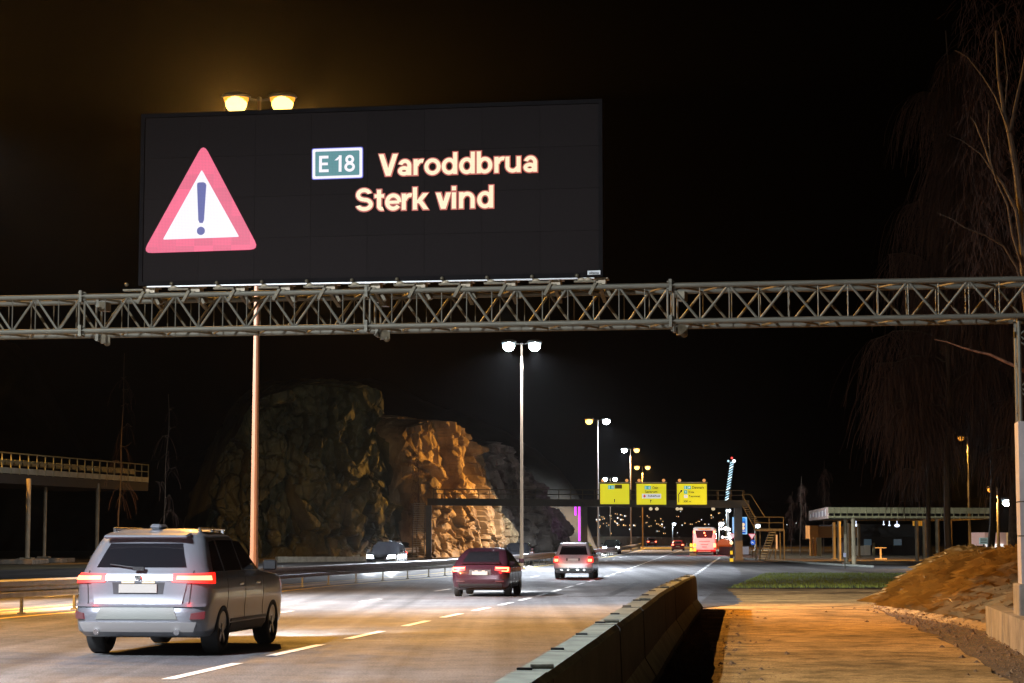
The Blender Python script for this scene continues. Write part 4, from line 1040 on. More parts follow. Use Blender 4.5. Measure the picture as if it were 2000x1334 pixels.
rect("cross_bar", 1255.8, 967.9, 1261.8, 969.9, -.031, M_sred); rect("cross_bar", 1257.8, 965.9, 1259.8, 971.9, -.035, M_sred)
arrow(UPA(1271, 975, 982))
rect, word, arrow = yellow_sign(1321, 943.5, 1381.5, 987, "right yellow road sign reading Danmark, Evje, Terminal with a bent arrow")
rect("badge", 1336, 949, 1349.5, 955.5, -.022, M_teal); word("E 39", 1337.5, 950.1, 1348, 954.5, M_swhite, -.032, "badge_lettering")
word("Danmark", 1352, 949, 1375.5, 954.8)
rect("badge", 1336, 957.5, 1342.5, 964.5, -.022, M_teal); word("9", 1338, 958.8, 1340.6, 963.2, M_swhite, -.032, "badge_lettering")
word("Evje", 1345, 958.5, 1356, 964.5)
rect("ferry_panel", 1336, 966.5, 1343, 972.5, -.022, M_swhite); arrow([(1337, 970), (1342.5, 970), (1341.6, 971.4), (1338, 971.4)], "ferry_symbol")
word("Terminal", 1345, 967, 1367, 971.5); word("300 m", 1334.5, 977, 1350, 981.5)
arrow([(1325, 981.5), (1326.6, 981.5), (1326.6, 965.5), (1330.6, 960.4), (1331.8, 961.6), (1333, 956.5), (1328.2, 958.2), (1329.4, 959.3), (1325, 964.8)], "bent_arrow")

# ------------------------------------------------------------------ rock cuttings beside the road
def rock(name, base, tops, depth, seed, amp=1.0, nx=240, nz=110, col1=(.15, .13, .09), col2=(.035, .034, .02)):
    """base: (px, Y) line of the foot; tops: (px, py) skyline; the face leans back and breaks into blocks"""
    fb = interp(base); ft = interp(tops); p0, p1 = tops[0][0], tops[-1][0]
    V = []; Fc = []; rg = random.Random(seed); off = Vector((rg.random() * 50, rg.random() * 50, rg.random() * 50))
    for i in range(nx + 1):
        px = lerp(p0, p1, i / nx); Y = fb(px); B = Vector(((px - CX) / F * Y, Y, zp(Y) - .1)); T = D(px, ft(px), Y + 3.0)
        px2 = px + .5; B2 = Vector(((px2 - CX) / F * fb(px2), fb(px2), B.z)); tg = (B2 - B).normalized(); nrm = Vector((tg.y, -tg.x, 0))
        if nrm.y > 0: nrm = -nrm
        h = T.z - B.z
        for j in range(nz + 1):
            v = j / nz
            if v < .82: z = B.z + h * v / .82; back = 3.0 * (v / .82) ** 1.3
            else: t = (v - .82) / .18; z = B.z + h + t * 1.0; back = 3.0 + depth * t
            P = Vector((B.x, B.y, z)) - nrm * back
            q = (P + off); q2 = Vector((q.x * .8, q.y * .8, q.z * .55))
            w_ = Vector((noise.noise(q2 * .5), noise.noise(q2 * .5 + Vector((9, 0, 0))), noise.noise(q2 * .5 + Vector((0, 9, 0))))) * .8
            dd, pp = noise.voronoi(q2 * .42 + w_); cell = noise.cell(pp[0] * 7.3)
            dd2, pp2 = noise.voronoi(q2 * 1.25 + w_); cell2 = noise.cell(pp2[0] * 5.1)
            crack = -.55 * max(0, 1 - (dd[1] - dd[0]) / .10) - .22 * max(0, 1 - (dd2[1] - dd2[0]) / .09)
            disp = 1.5 * (cell - .5) + .5 * (cell2 - .5) + crack + 1.3 * noise.noise(q * .16) + .25 * noise.noise(q * 1.3) + .08 * noise.noise(q * 4)
            fade = min(1, v * 10 + .25)
            P += nrm * disp * amp * fade + Vector((0, 0, .35 * noise.noise(q * .5) * amp * v))
            V.append(tuple(P))
    w = nz + 1
    for i in range(nx):
        for j in range(nz): k = i * w + j; Fc.append((k, k + w, k + w + 1, k + 1))
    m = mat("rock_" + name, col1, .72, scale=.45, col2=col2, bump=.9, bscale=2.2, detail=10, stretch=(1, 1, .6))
    o = pyd("rock_face", V, Fc, m); o["kind"] = "structure"; return o
rock("olive", [(150, 184), (420, 188), (600, 191), (800, 197)], [(405, 1050), (425, 960), (460, 865), (510, 790), (600, 757), (700, 752), (770, 765), (785, 830), (806, 1000), (812, 1060)], 8, 3, nx=300, nz=120, col1=(.14, .13, .055), col2=(.035, .037, .015))  # olive of mixed orange and white lamplight put into the rock colour
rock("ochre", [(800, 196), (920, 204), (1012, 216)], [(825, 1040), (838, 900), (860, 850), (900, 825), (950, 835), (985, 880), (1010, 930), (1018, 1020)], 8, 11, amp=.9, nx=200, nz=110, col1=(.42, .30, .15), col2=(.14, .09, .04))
rock("pale", [(990, 222), (1060, 238), (1135, 268)], [(985, 960), (1005, 880), (1040, 870), (1075, 905), (1105, 960), (1128, 1000), (1134, 1040)], 8, 23, amp=1.0, nx=170, nz=90, col1=(.36, .33, .28), col2=(.05, .045, .035))
# low concrete edge at the foot of the first rock
bm = NB()
for i in range(9):
    a = D(lerp(540, 712, i / 9), 1094, lerp(160, 168, i / 9)); b = D(lerp(540, 712, (i + 1) / 9), 1094, lerp(160, 168, (i + 1) / 9)); d = b - a
    bx(bm, (a + b) / 2, (d.length - .03, .3, .55), math.atan2(d.y, d.x))
o = fin("edge_wall", bm, M_conc); tagm(o, "low grey concrete edge at the foot of the mossy rock face", "wall")
# dark wooded hillside behind the cuttings, and the far hill with the town
def hill(name, pts, Y, back, m, seed, zb=-1):
    f = interp(pts); V = []; Fc = []; n = 160; p0, p1 = pts[0][0], pts[-1][0]
    for i in range(n + 1):
        px = lerp(p0, p1, i / n); T = D(px, f(px) + 6 * noise.noise(Vector((px * .05, seed, 0))) + 2.5 * noise.noise(Vector((px * .3, seed, 0))), Y)
        for j in range(7):
            t = j / 6; V.append((T.x, Y - (1 - t) * back + 2 * noise.noise(Vector((px * .2, j, seed))), lerp(zb, T.z, math.sin(t * math.pi / 2))))
        V.append((T.x, Y + back, zb))
    for i in range(n):
        for j in range(7): k = i * 8 + j; Fc.append((k, k + 8, k + 9, k + 1))
    o = pyd(name, V, Fc, m, smooth=True); o["kind"] = "structure"; return o
M_wood = mat("wooded_slope", (.035, .032, .024), .95, var=.4, scale=.15, bump=.8, bscale=.8)
hill("hillside", [(-700, 560), (-200, 600), (0, 660), (60, 700), (120, 800), (170, 880), (260, 905), (420, 870), (700, 740), (850, 790), (1000, 850), (1120, 950), (1150, 1046)], 330, 40, M_wood, 1)
hill("far_hill", [(700, 990), (1000, 985), (1150, 985), (1300, 990), (1450, 978), (1600, 985), (2300, 960)], 1500, 200, mat("far_hill", (.012, .016, .035), .95), 5, -.6)
# lights of the town on the far hill
bm = NB(); r2 = random.Random(4)
vx = []; fx = []
def lamp_dot(bm, px, py, Y, r): sph(bm, D(px, py, Y), r, (1, 1, 1), 6, 4)
bw = NB(); bo = NB()
for i in range(72):
    px = r2.choice((r2.uniform(1158, 1240), r2.uniform(1160, 1420), r2.uniform(1250, 1400))); py = r2.choice((r2.gauss(1023, 5), r2.gauss(1013, 8), r2.uniform(996, 1042)))
    py = min(1043, max(992, py))
    lamp_dot(bo if r2.random() < .7 else bw, px, py, 1270, r2.choice((.25, .3, .35, .5)))
    if r2.random() < .35: lamp_dot(bo, px + r2.uniform(2, 4), py + r2.uniform(-1, 1), 1270, .28)
for px in (1537, 1455, 1480, 1555): lamp_dot(bw, px, 1024 + r2.uniform(-6, 6), 1270, .3)
for b_, m_, l_ in ((bo, emi("town_amber", (1, .58, .22), 1.6), "amber lights of houses scattered over the dark far hillside"), (bw, emi("town_white", (.9, .95, 1), 1.6), "white lights of houses scattered over the dark far hillside")):
    o = fin("town_lights", b_, m_); tagm(o, l_, "lights", None, "stuff")
# grey wall and lit road beyond
bm = NB(); a = D(1128, 1056, 440); b = D(1405, 1056, 452); d = b - a
n = 24
for i in range(n):
    p = a.lerp(b, (i + .5) / n); bx(bm, (p.x, p.y, .55), (d.length / n - .08, .4, 2.2 + .25 * math.sin(i * .25)), math.atan2(d.y, d.x))
o = fin("retaining_wall", bm, mat("pale_wall", (.36, .34, .31), .8, var=.2, scale=.5)); tagm(o, "long grey concrete wall across the end of the road, behind the far red cars", "wall")

# ------------------------------------------------------------------ canopies of the old toll stations
M_can = mat("canopy_metal", (.30, .28, .15), .55, var=.2, scale=.8)
def canopy_left():
    P0 = D(-60, 878, 146); Pz = P0.z; a = D(0, 883, 150); b = D(290, 910.5, 177)
    root = thing("raised_canopy", "old raised canopy with railing cage on thin columns at left", "canopy", (a.x, a.y, 0))
    dr = Vector((b.x - a.x, b.y - a.y, 0)).normalized(); sd = Vector((-dr.y, dr.x, 0))
    A = Vector((a.x, a.y, 0)) - dr * 14; Ln = (Vector((b.x, b.y, 0)) - A).length
    zt = a.z; zr = zt - 1.55
    bm = NB()
    c = A + dr * Ln / 2 + sd * 4; bx(bm, (c.x, c.y, zr - .35), (Ln, 8, .7), math.atan2(dr.y, dr.x)); fin("deck", bm, mat("deck_dark", (.05, .045, .04), .8), root, True)
    n = int(Ln / 1.4)
    for k in (0, 8):
        for z in (zt, zt - .6): 
            p = A + sd * k; q = A + sd * k + dr * Ln; rod("top_rail", (p.x, p.y, z), (q.x, q.y, z), .05, M_can, root)
    for i in range(n + 1):
        p = A + dr * Ln * i / n; rod("railing_post", (p.x, p.y, zr), (p.x, p.y, zt), .05, M_can, root, 6)
        if i < n:
            q = A + dr * Ln * (i + .5) / n - sd * .0; bm = NB(); bx(bm, (q.x, q.y, zr + .26), (Ln / n - .12, .06, .42), math.atan2(dr.y, dr.x)); fin("fascia_panel", bm, mat("fascia_pale", (.38, .38, .30), .6, var=.15, scale=1), root, True)
            bm = NB(); q2 = q + sd * 1.2; bx(bm, (q2.x, q2.y, zr + .95), (Ln / n - .25, .06, .45), math.atan2(dr.y, dr.x)); fin("inner_panel", bm, M_can, root, True)
    for (px, Y, r) in ((58, 153, .19), (193, 167, .16), (91, 162, .14), (-60, 143, .19)):
        x = (px - CX) / F * Y; bm = NB(); tb(bm, (x, Y, zp(Y)), (x, Y, zr - .3), r, None, 12); bx(bm, (x, Y, zp(Y) + .2), (.9, .9, .5)); fin("column", bm, mat("column_pale", (.35, .28, .18), .6, var=.2, scale=1), root, True)
canopy_left()
for px, Y, lab in ((40, 150, "low concrete island under the left canopy, nearest"), (95, 158, "low concrete island under the left canopy, behind the other")):
    x = (px - CX) / F * Y; bm = NB(); bx(bm, (x, Y, zp(Y) + .18), (3.4, 5, .36)); o = fin("concrete_island", bm, M_conc_d, bevel=.05); tagm(o, lab, "traffic island")
def canopy_right():
    Yc = 140; a = D(1617, 990.5, Yc); zt = a.z; hb = D(1617, 1012.5, Yc).z; xr = D(1935, 991, Yc + 3).x; YB = 161
    root = thing("roadside_canopy", "long low canopy roof with graffiti on its end, standing on pale columns at right", "canopy", (a.x, Yc, 0))
    xb = D(1581, 997, YB).x; gx = (xb - a.x) / (YB - Yc)
    bm = NB(); prism(bm, [(a.x, Yc), (xr, Yc + 3), (xr + gx * (YB - Yc), YB + 3), (xb, YB)], zt - .12, zt, lambda p, q, d: (p, q, d)); fin("roof", bm, mat("roof_dark", (.06, .055, .04), .7), root, True)
    bm = NB(); prism(bm, [(a.x + .3, Yc + .3), (xr, Yc + 3.3), (xr + gx * (YB - Yc), YB + 2.7), (xb + .3, YB - .3)], hb, hb + .12, lambda p, q, d: (p, q, d)); fin("soffit", bm, mat("roof_dark", (.06, .055, .04), .7), root, True)
    L = xr - a.x; n = 26
    for i in range(n):
        x0 = a.x + L * i / n; x1 = a.x + L * (i + 1) / n; Yi = Yc + 3 * (i + .5) / n
        bm = NB(); bx(bm, ((x0 + x1) / 2, Yi, zt - .21), (x1 - x0 - .02, .10, .40), math.atan2(3, L)); fin("fascia_panel", bm, M_can, root, True)
        bm = NB(); bx(bm, ((x0 + x1) / 2, Yi, hb + .10), (x1 - x0 - .01, .10, .14), math.atan2(3, L)); fin("lower_strip", bm, M_can, root, True)
        bm = NB(); bx(bm, (x0, Yi, (zt + hb) / 2), (.05, .1, zt - hb)); fin("fascia_rib", bm, M_can, root, True)
    e0 = Vector((a.x, Yc, 0)); e1 = Vector((xb, YB, 0)); d = e1 - e0
    M_end = mat("end_pink", (.50, .36, .30), .6, var=.1, scale=2)
    bm = NB(); c = (e0 + e1) / 2; bx(bm, (c.x, c.y, (zt + hb) / 2), (d.length, .12, zt - hb), math.atan2(d.y, d.x)); fin("end_fascia", bm, M_end, root, True)
    # faded scrawl on the end board: bars only, as far as the photo lets one read it
    r3 = random.Random(2)
    for i in range(16):
        t = .06 + i * .055; p = e0 + d * t; nrm = Vector((d.y, -d.x, 0)).normalized(); 
        if nrm.x > 0: nrm = -nrm
        hh = r3.uniform(.25, .5); bm = NB(); bx(bm, (p.x + nrm.x * .07, p.y + nrm.y * .07, (zt + hb) / 2 + r3.uniform(-.05, .05)), (.35, .03, hh), math.atan2(d.y, d.x)); fin("graffiti", bm, mat("graffiti_grey" if i % 3 else "graffiti_white", (.25, .24, .28) if i % 3 else (.75, .75, .75), .6), root, True)
    M_col = mat("column_pale2", (.24, .20, .12), .6, var=.2, scale=1.2)
    for (px, py, Y) in ((1626, 1090, 178), (1636, 1093, 165), (1649, 1101, 150), (1664, 1107, 140.5), (1656, 1085, 190), (1674, 1084, 195), (1787, 1096, 160), (1802, 1090, 150), (1827, 1088, 147), (1852, 1086, 155)):
        x = (px - CX) / F * Y; bm = NB(); tb(bm, (x, Y, zp(Y)), (x, Y, hb), .145, None, 12); bx(bm, (x, Y, zp(Y) + .06), (.5, .5, .14)); fin("column", bm, M_col, root, True)
canopy_right()
# building behind the canopy
def box_px(name, px0, py0, px1, py1, Y, dep, m, parent):
    a = D(px0, py1, Y); b = D(px1, py0, Y); bm = NB(); bx(bm, ((a.x + b.x) / 2, Y + dep / 2, (a.z + b.z) / 2), (b.x - a.x, dep, b.z - a.z)); return fin(name, bm, m, parent, True)
M_och = mat("ochre_wall", (.72, .30, .06), .7, var=.15, scale=.8)
bd = thing("service_building", "low dark service building with ochre band behind the right canopy", "building", (D(1600, 1080, 215).x, 215, 0))
box_px("fascia", 1582, 1026.5, 1598, 1052, 204, 3, M_och, bd); box_px("fascia", 1598.1, 1028, 1680, 1050, 205, 3, mat("ochre_dark", (.48, .20, .05), .7), bd)
box_px("roof", 1640, 1024, 1800, 1048, 212, 14, mat("roof_black", (.02, .018, .015), .8), bd)
for px in (1585, 1592, 1598, 1602): box_px("pillar", px - 2.2, 1050, px + 2.2, 1086, 203, .4, M_och if px < 1595 else mat("pillar_cream", (.45, .36, .2), .6), bd)
box_px("wall", 1660, 1048, 1800, 1086, 214, 8, mat("wall_dark", (.05, .045, .04), .8), bd)
for p in ((1660, 1687), (1688, 1700)): box_px("wall_panel", p[0], 1066 if p[0] < 1680 else 1065, p[1], 1084.5, 210, .2, mat("cream_panel", (.5, .42, .3), .7), bd)
for p in ((1688, 1702), (1746, 1761)):
    box_px("window", p[0], 1053, p[1], 1065, 212.5, .2, mat("pale_window", (.10, .14, .17), .1, emit=(.10, .16, .20), estr=.25), bd)
box_px("door", 1705, 1060, 1709, 1086, 212.6, .2, M_can, bd); box_px("window", 1712, 1066, 1740, 1080, 212.6, .2, M_glass, bd)
box_px("lit_board", 1784, 1011.5, 1798, 1027, 200, .3, mat("ochre_board", (.75, .40, .06), .6, emit=(.8, .33, .02), estr=.35), bd); box_px("lit_board", 1800, 1011.5, 1808, 1027, 200, .3, mat("ochre_board", (.75, .40, .06), .6), bd)
bm = NB(); p = D(1720, 1089, 175); bx(bm, (p.x, 175, zp(175) + .12), (1.0, .4, .1)); bx(bm, (p.x, 175, zp(175) + .55), (.14, .14, .95)); bx(bm, (p.x, 175, zp(175) + 1.05), (.95, .35, .07)); o = fin("stone_table", bm, mat("table_pale", (.6, .45, .3), .6)); tagm(o, "pale T shaped stand in front of the service building", "stand")
for px, py, s in ((1672, 1026, .16), (1752, 1026.5, .22), (1726, 1024.5, .08), (1737, 1026, .09)):
    p = D(px, py, 199); bm = NB(); sph(bm, p, s, (1.2, 1, .7)); bx(bm, p + Vector((0, 0, .3)), (.05, .05, .5))
    o = fin("ceiling_lamp", bm, emi("cool_lamp", (.7, .8, 1), 2.2)); tagm(o, {1672: "small white lamp under the canopy, leftmost", 1752: "bluish white lamp under the canopy, brightest", 1726: "faint lamp under the canopy, third from right", 1737: "faint lamp under the canopy just left of the bluish one"}[px], "lamp", "lamps under the right canopy")
# marker post in front of the canopy
bm = NB(); p = G(1650.5, 1111); bx(bm, (p.x, p.y, p.z + .45), (.07, .07, .9)); o = thing("marker_post", "thin white topped marker post in front of the canopy columns", "post", (p.x, p.y, p.z)); fin("post", bm, M_galv, o, True)
bm = NB(); bx(bm, (p.x, p.y, p.z + .85), (.14, .10, .26)); fin("post_cap", bm, mat("cap_white", (.75, .78, .95), .4), o, True)

# far right: lorry, kiosk and sign beyond the mound
lr = thing("lorry", "pinkish white lorry trailer with lights behind the grassy mound", "lorry", (D(1945, 1060, 190).x, 190, 0))
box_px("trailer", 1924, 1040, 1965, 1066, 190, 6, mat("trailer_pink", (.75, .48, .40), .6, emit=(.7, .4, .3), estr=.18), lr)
for px in (1929, 1945, 1956): box_px("side_lamp", px - 4, 1062, px + 4, 1070, 189.6, .3, emi("lorry_lamp", (1, .95, .9), 1.2), lr)
for px in (1934, 1940, 1950): box_px("reflection_strip", px, 1043, px + 2, 1048, 189.8, .1, emi("lorry_strip", (1, .9, .8), .9), lr)
for px in (1932, 1958):
    bm = NB(); p = D(px, 1070, 189.9); tb(bm, (p.x, 189.7, .25), (p.x, 190.3, .25), .48, None, 16); fin("wheel", bm, M_tyre, lr, True)
kb_ = thing("kiosk", "small building with a lit yellow gable at the far right", "building", (D(1985, 1060, 200).x, 200, 0))
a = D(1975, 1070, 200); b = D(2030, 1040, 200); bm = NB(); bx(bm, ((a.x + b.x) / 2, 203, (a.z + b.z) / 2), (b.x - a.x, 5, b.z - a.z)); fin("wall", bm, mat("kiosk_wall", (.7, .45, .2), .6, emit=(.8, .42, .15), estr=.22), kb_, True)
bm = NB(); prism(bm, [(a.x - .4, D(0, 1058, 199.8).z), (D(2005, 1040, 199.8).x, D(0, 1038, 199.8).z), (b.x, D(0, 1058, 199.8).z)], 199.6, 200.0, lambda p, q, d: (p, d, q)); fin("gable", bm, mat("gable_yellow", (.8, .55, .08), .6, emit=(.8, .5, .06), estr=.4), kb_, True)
ss = thing("white_sign", "small pale sign with lines of text beside the lorry", "sign", (D(1922, 1060, 120).x, 120, 0))
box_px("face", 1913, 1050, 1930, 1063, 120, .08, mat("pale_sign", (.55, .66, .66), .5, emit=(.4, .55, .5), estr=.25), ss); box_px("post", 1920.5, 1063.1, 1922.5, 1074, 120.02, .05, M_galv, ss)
for k in range(3): box_px("text_line", 1915.5, 1052.4 + k * 3.4, 1927.5, 1053.6 + k * 3.4, 119.96, .03, M_sblack, ss)

# petrol price pylon, give way signs, works markers by the coach
pg = thing("price_pylon", "blue and white price pylon behind the gantry column", "sign", (D(1446, 1050, 200).x, 200, 0))
box_px("frame", 1431.5, 1010, 1459, 1043.5, 200, .4, emi("pylon_light", (.30, .62, 1.0), 1.0), pg)
box_px("blue_panel", 1434, 1013, 1456, 1042, 199.9, .08, mat("pylon_blue", (.01, .08, .45), .5, emit=(.01, .09, .5), estr=.8), pg)
box_px("logo_square", 1448, 1011.5, 1455, 1018, 199.8, .08, emi("pylon_sky", (.02, .30, .85), 1.0), pg)
for y_ in (1024.5, 1031.5):
    p = D(1451.5, y_, 199.75); bm = NB(); tb(bm, p, p + Vector((0, .12, 0)), .165, None, 16); fin("price_disc", bm, emi("price_disc", (1, .72, .42), 1.1), pg, True)
box_px("text_line", 1446.5, 1036.5, 1455.5, 1038.3, 199.8, .08, M_swhite, pg); box_px("pylon_leg", 1440, 1043.6, 1446, 1092, 200, .3, M_colg, pg)
def giveway(px, py, Y, label, s=.48):
    p = D(px, py, Y); o = thing("give_way_sign", label, "road sign", (p.x, Y, zp(Y)), 0, "give way signs by the slip road")
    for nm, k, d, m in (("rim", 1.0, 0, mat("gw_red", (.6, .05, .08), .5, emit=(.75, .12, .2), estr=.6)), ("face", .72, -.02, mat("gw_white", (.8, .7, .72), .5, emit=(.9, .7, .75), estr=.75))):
        bm = NB(); prism(bm, [(p.x - s * k, p.z + s * .55 * k), (p.x + s * k, p.z + s * .55 * k), (p.x, p.z - s * k)], Y + d, Y + d + .015, lambda a, b, q: (a, q, b)); fin(nm, bm, m, o, True)
    rod("post", (p.x, Y + .06, zp(Y)), (p.x, Y + .06, p.z + .3), .04, M_galv, o)
giveway(1468.5, 1046.5, 190, "give way sign right of the gantry column above the round blue sign", .36)
giveway(1431, 1046, 196, "give way sign partly hidden left of the gantry column", .36)
p = D(1470.5, 1059.5, 190); o = thing("direction_disc", "round blue arrow sign under the give way sign", "road sign", (p.x, 190, 0))
bm = NB(); tb(bm, (p.x, 189.94, p.z), (p.x, 189.96, p.z), .24, None, 20); fin("face", bm, M_sblue, o, True)
bm = NB(); bx(bm, (p.x - .02, 189.925, p.z), (.26, .01, .05), 0, 0, .6); bx(bm, (p.x - .09, 189.925, p.z - .02), (.06, .01, .14), 0, 0, .6); fin("arrow", bm, M_swhite, o, True)
p = D(1428.5, 1080, 165); o = thing("keep_right_bollard", "yellow and black striped bollard at the tip of the kerb", "bollard", (p.x, 165, zp(165)))
for k in range(4):
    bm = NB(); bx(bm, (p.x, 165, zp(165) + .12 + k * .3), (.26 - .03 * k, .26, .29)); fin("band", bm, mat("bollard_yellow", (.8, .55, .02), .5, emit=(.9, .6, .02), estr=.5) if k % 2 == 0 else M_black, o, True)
bm = NB(); sph(bm, (p.x, 165, zp(165) + 1.5), .14); fin("lamp", bm, emi("bollard_lamp", (1, .7, .35), 2), o, True)
for i, (px, lab) in enumerate(((1350, "yellow warning beacon on the lane divider, left one"), (1357, "yellow warning beacon on the lane divider, nearest the coach"))):
    Y = 214; p = D(px, 1075, Y); o = thing("warning_beacon", lab, "beacon", (p.x, Y, zp(Y)), 0, "warning beacons left of the coach")
    bm = NB(); bx(bm, (p.x, Y, zp(Y) + .15), (.34, .3, .3)); fin("base", bm, mat("beacon_base", (.25, .12, .04), .6), o, True)
    for k, z in enumerate((.65, 1.12)):
        bm = NB(); tb(bm, (p.x, Y, zp(Y) + z - .17), (p.x, Y, zp(Y) + z + .17), .16, .13, 10); fin("lamp", bm, emi("beacon_yellow", (1, .72, .03), 1.5), o, True)
# orange tanker and flood lights beside the coach
Y = 240; tk = thing("orange_tank", "rounded orange tank beside the coach under floodlights", "tank", (D(1414, 1070, Y).x, Y, 0))
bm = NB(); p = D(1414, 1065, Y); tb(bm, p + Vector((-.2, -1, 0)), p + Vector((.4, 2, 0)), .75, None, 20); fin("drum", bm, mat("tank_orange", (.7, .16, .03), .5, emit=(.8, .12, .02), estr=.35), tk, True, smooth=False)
bm = NB(); bx(bm, p + Vector((.2, .5, -.95)), (1.6, 2.4, .5)); fin("cradle", bm, M_colg, tk, True)
fl_ = thing("floodlight_mast", "mast with a cluster of white floodlights right of the coach", "floodlight", (D(1424, 1070, 250).x, 250, 0))
rod("mast", D(1422, 1085, 250), D(1422, 994, 250), .12, mat("lit_pole", (.35, .42, .45), .5), fl_); 
for px, py, r in ((1417, 1032, .24), (1424, 1034, .20), (1409, 1033, .15), (1425, 1043, .21), (1426, 1050, .20), (1426, 1057, .18), (1411, 1049, .16), (1427, 1064, .14)):
    p = D(px, py, 248); bm = NB(); sph(bm, p, r); tb(bm, p + Vector((0, .1, 0)), (D(1422, py, 250)), .04); fin("floodlight", bm, emi("flood_white", (1, .95, .92), 3), fl_, True)
light('POINT', D(1418, 1045, 246), 900, (1, .93, .88), .4)
# white barrier block behind the bollard
bm = NB(); a = D(1405, 1083, 235); b = D(1462, 1072, 235); bx(bm, ((a.x + b.x) / 2, 235, .1), (b.x - a.x, .5, 1.0)); o = fin("white_barrier", bm, mat("white_conc", (.6, .6, .62), .6)); tagm(o, "white concrete barrier behind the striped bollard", "barrier")

# lattice mast with climbing lights
tw = thing("lattice_tower", "slim lattice crane mast wound with bluish white lights and a red light on top", "crane", (D(1424, 1040, 520).x, 520, 0))
T0, T1 = D(1419, 978, 520), D(1430, 900, 520); B0 = D(1413, 1046, 520)
E_crane = emi("crane_light", (.55, .85, 1.0), 1.3); M_cr = mat("crane_steel", (.10, .16, .22), .5)
for dx in (-.55, .55): rod("leg", (B0.x + dx, 520, 0), T1 + Vector((dx * .7, 0, 0)), .09, M_cr, tw)
n = 15
for i in range(n):
    a = T0.lerp(T1, i / n); b = T0.lerp(T1, (i + .75) / n); s_ = .45
    rod("light_strip", a + Vector((-s_, -.1, 0)), b + Vector((s_, -.1, .15)), .13, E_crane if i % 4 else emi("crane_light_bright", (.75, .95, 1), 2), tw, 6)
for i in range(8):
    a = Vector((B0.x, 520, 0)).lerp(T0, i / 8); b = Vector((B0.x, 520, 0)).lerp(T0, (i + 1) / 8); rod("lattice_brace", a + Vector((-.5, 0, 0)), b + Vector((.5, 0, 0)), .06, M_cr, tw, 6)
for px, py, r, m_ in ((1422.5, 900.5, .28, E_crane), (1433.5, 900.5, .42, emi("crane_white", (1, .95, 1), 3)), (1429.5, 894.5, .25, emi("crane_red", (1, .05, .04), 3))):
    bm = NB(); sph(bm, D(px, py, 519), r); fin("beacon", bm, m_, tw, True)
# purple light tubes at the end of the rock
for i, (px, y0, y1, w, lab) in enumerate(((1124, 986, 1006, 1.0, "short purple light tube at the end of the rock cutting"), (1131.5, 986, 1056, 2.0, "long purple light tube at the end of the rock cutting"))):
    a = D(px, y1, 255); b = D(px, y0, 255); bm = NB(); tb(bm, a, b, w * .055, None, 8); bx(bm, (a + b) / 2 + Vector((0, .15, 0)), (.25, .12, b.z - a.z + .1))
    o = fin("light_tube", bm, emi("purple_tube", (.72, .06, .95), 1.7)); tagm(o, lab, "light", "purple light tubes")
for z in (1, 3): light('POINT', (D(1128, 1000, 250).x, 250, z), 30, (.8, .15, 1), .3)

# ------------------------------------------------------------------ grassy mound, retaining wall, plinth
xb_ = interp([(20, 7.5), (30, 8.0), (36.5, 8.75), (44, 9.1), (52, 9.35), (58, 9.9), (64, 11.5), (69, 15), (73, 22)])
def mound_h(x, y):
    b = xb_(y); e = sstep(0, 3.0, x - b); e2 = 1 - sstep(62, 76, y + (x - 12) * -.35)
    h = (1.32 + .02 * (x - 12) * (x < 40)) * e * max(0, e2)
    if y < 38: h *= sstep(29.5, 37.5, y + (x - 8.6) * .9) * .8 + .2 * (x > 9)
    return h
V = []; Fc = []; xs = [8.0 + .16 * i for i in range(70)] + [19.5 + 1.2 * i for i in range(20)]; ysm = [22 + .35 * i for i in range(150)]
for yv in ysm:
    for xv in xs:
        h = mound_h(xv, yv); q = Vector((xv, yv, 0)); k = min(1, h * 1.5)
        nz_v = (.20 * noise.noise(q * .6) + .12 * noise.noise(q * 1.5)) * k
        V.append((xv, yv, zp(yv) - .05 + h + nz_v + (0.03 if h > .02 else 0)))
w = len(xs)
for j in range(len(ysm) - 1):
    for i in range(w - 1): k = j * w + i; Fc.append((k, k + 1, k + w + 1, k + w))
M_mound = mat("dry_grass_soil", (.38, .25, .095), .95, scale=.7, col2=(.17, .105, .04), bump=.2, bscale=20, detail=5)
mo = pyd("mound", V, Fc, M_mound, smooth=True); mo["kind"] = "structure"
def blades(name, label, n, pick, hmin, hmax, wd, m, cat, lean=.8, seed=1, down=None):
    r = random.Random(seed); V = []; Fc = []
    for _ in range(n):
        p = pick(r)
        if p is None: continue
        x, y_, z = p; a = r.uniform(0, 2 * math.pi); h = r.uniform(hmin, hmax); l = lean * h * r.random()
        dxx, dyy = (down(x, y_) if down else (math.cos(a), math.sin(a))); ang = math.atan2(dyy, dxx) + r.gauss(0, .4 if down else .7)
        cx_, cy_ = math.cos(ang) * l, math.sin(ang) * l; wx, wy = -math.sin(a) * wd, math.cos(a) * wd
        k = len(V); V += [(x - wx, y_ - wy, z - .02), (x + wx, y_ + wy, z - .02), (x + cx_ * .4 + wx * .6, y_ + cy_ * .4 + wy * .6, z + h * .6), (x + cx_, y_ + cy_, z + h * (1 - .4 * l / max(h, .01)))]
        Fc += [(k, k + 1, k + 2), (k, k + 2, k + 3)]
    o = pyd(name, V, Fc, m); tagm(o, label, cat, None, "stuff"); return o
def pick_m(r):
    x = r.uniform(8.4, 19); y_ = r.uniform(30, 70); h = mound_h(x, y_)
    if h < .10: return None
    q = Vector((x, y_, 0)); 
    if noise.noise(q * .7) < -.25 and r.random() < .75: return None
    return (x, y_, zp(y_) - .02 + h + (.20 * noise.noise(q * .6) + .12 * noise.noise(q * 1.5)) * min(1, h * 1.5))
M_dry = mat("dry_grass", (.52, .37, .15), .9, scale=.5, col2=(.22, .145, .055))
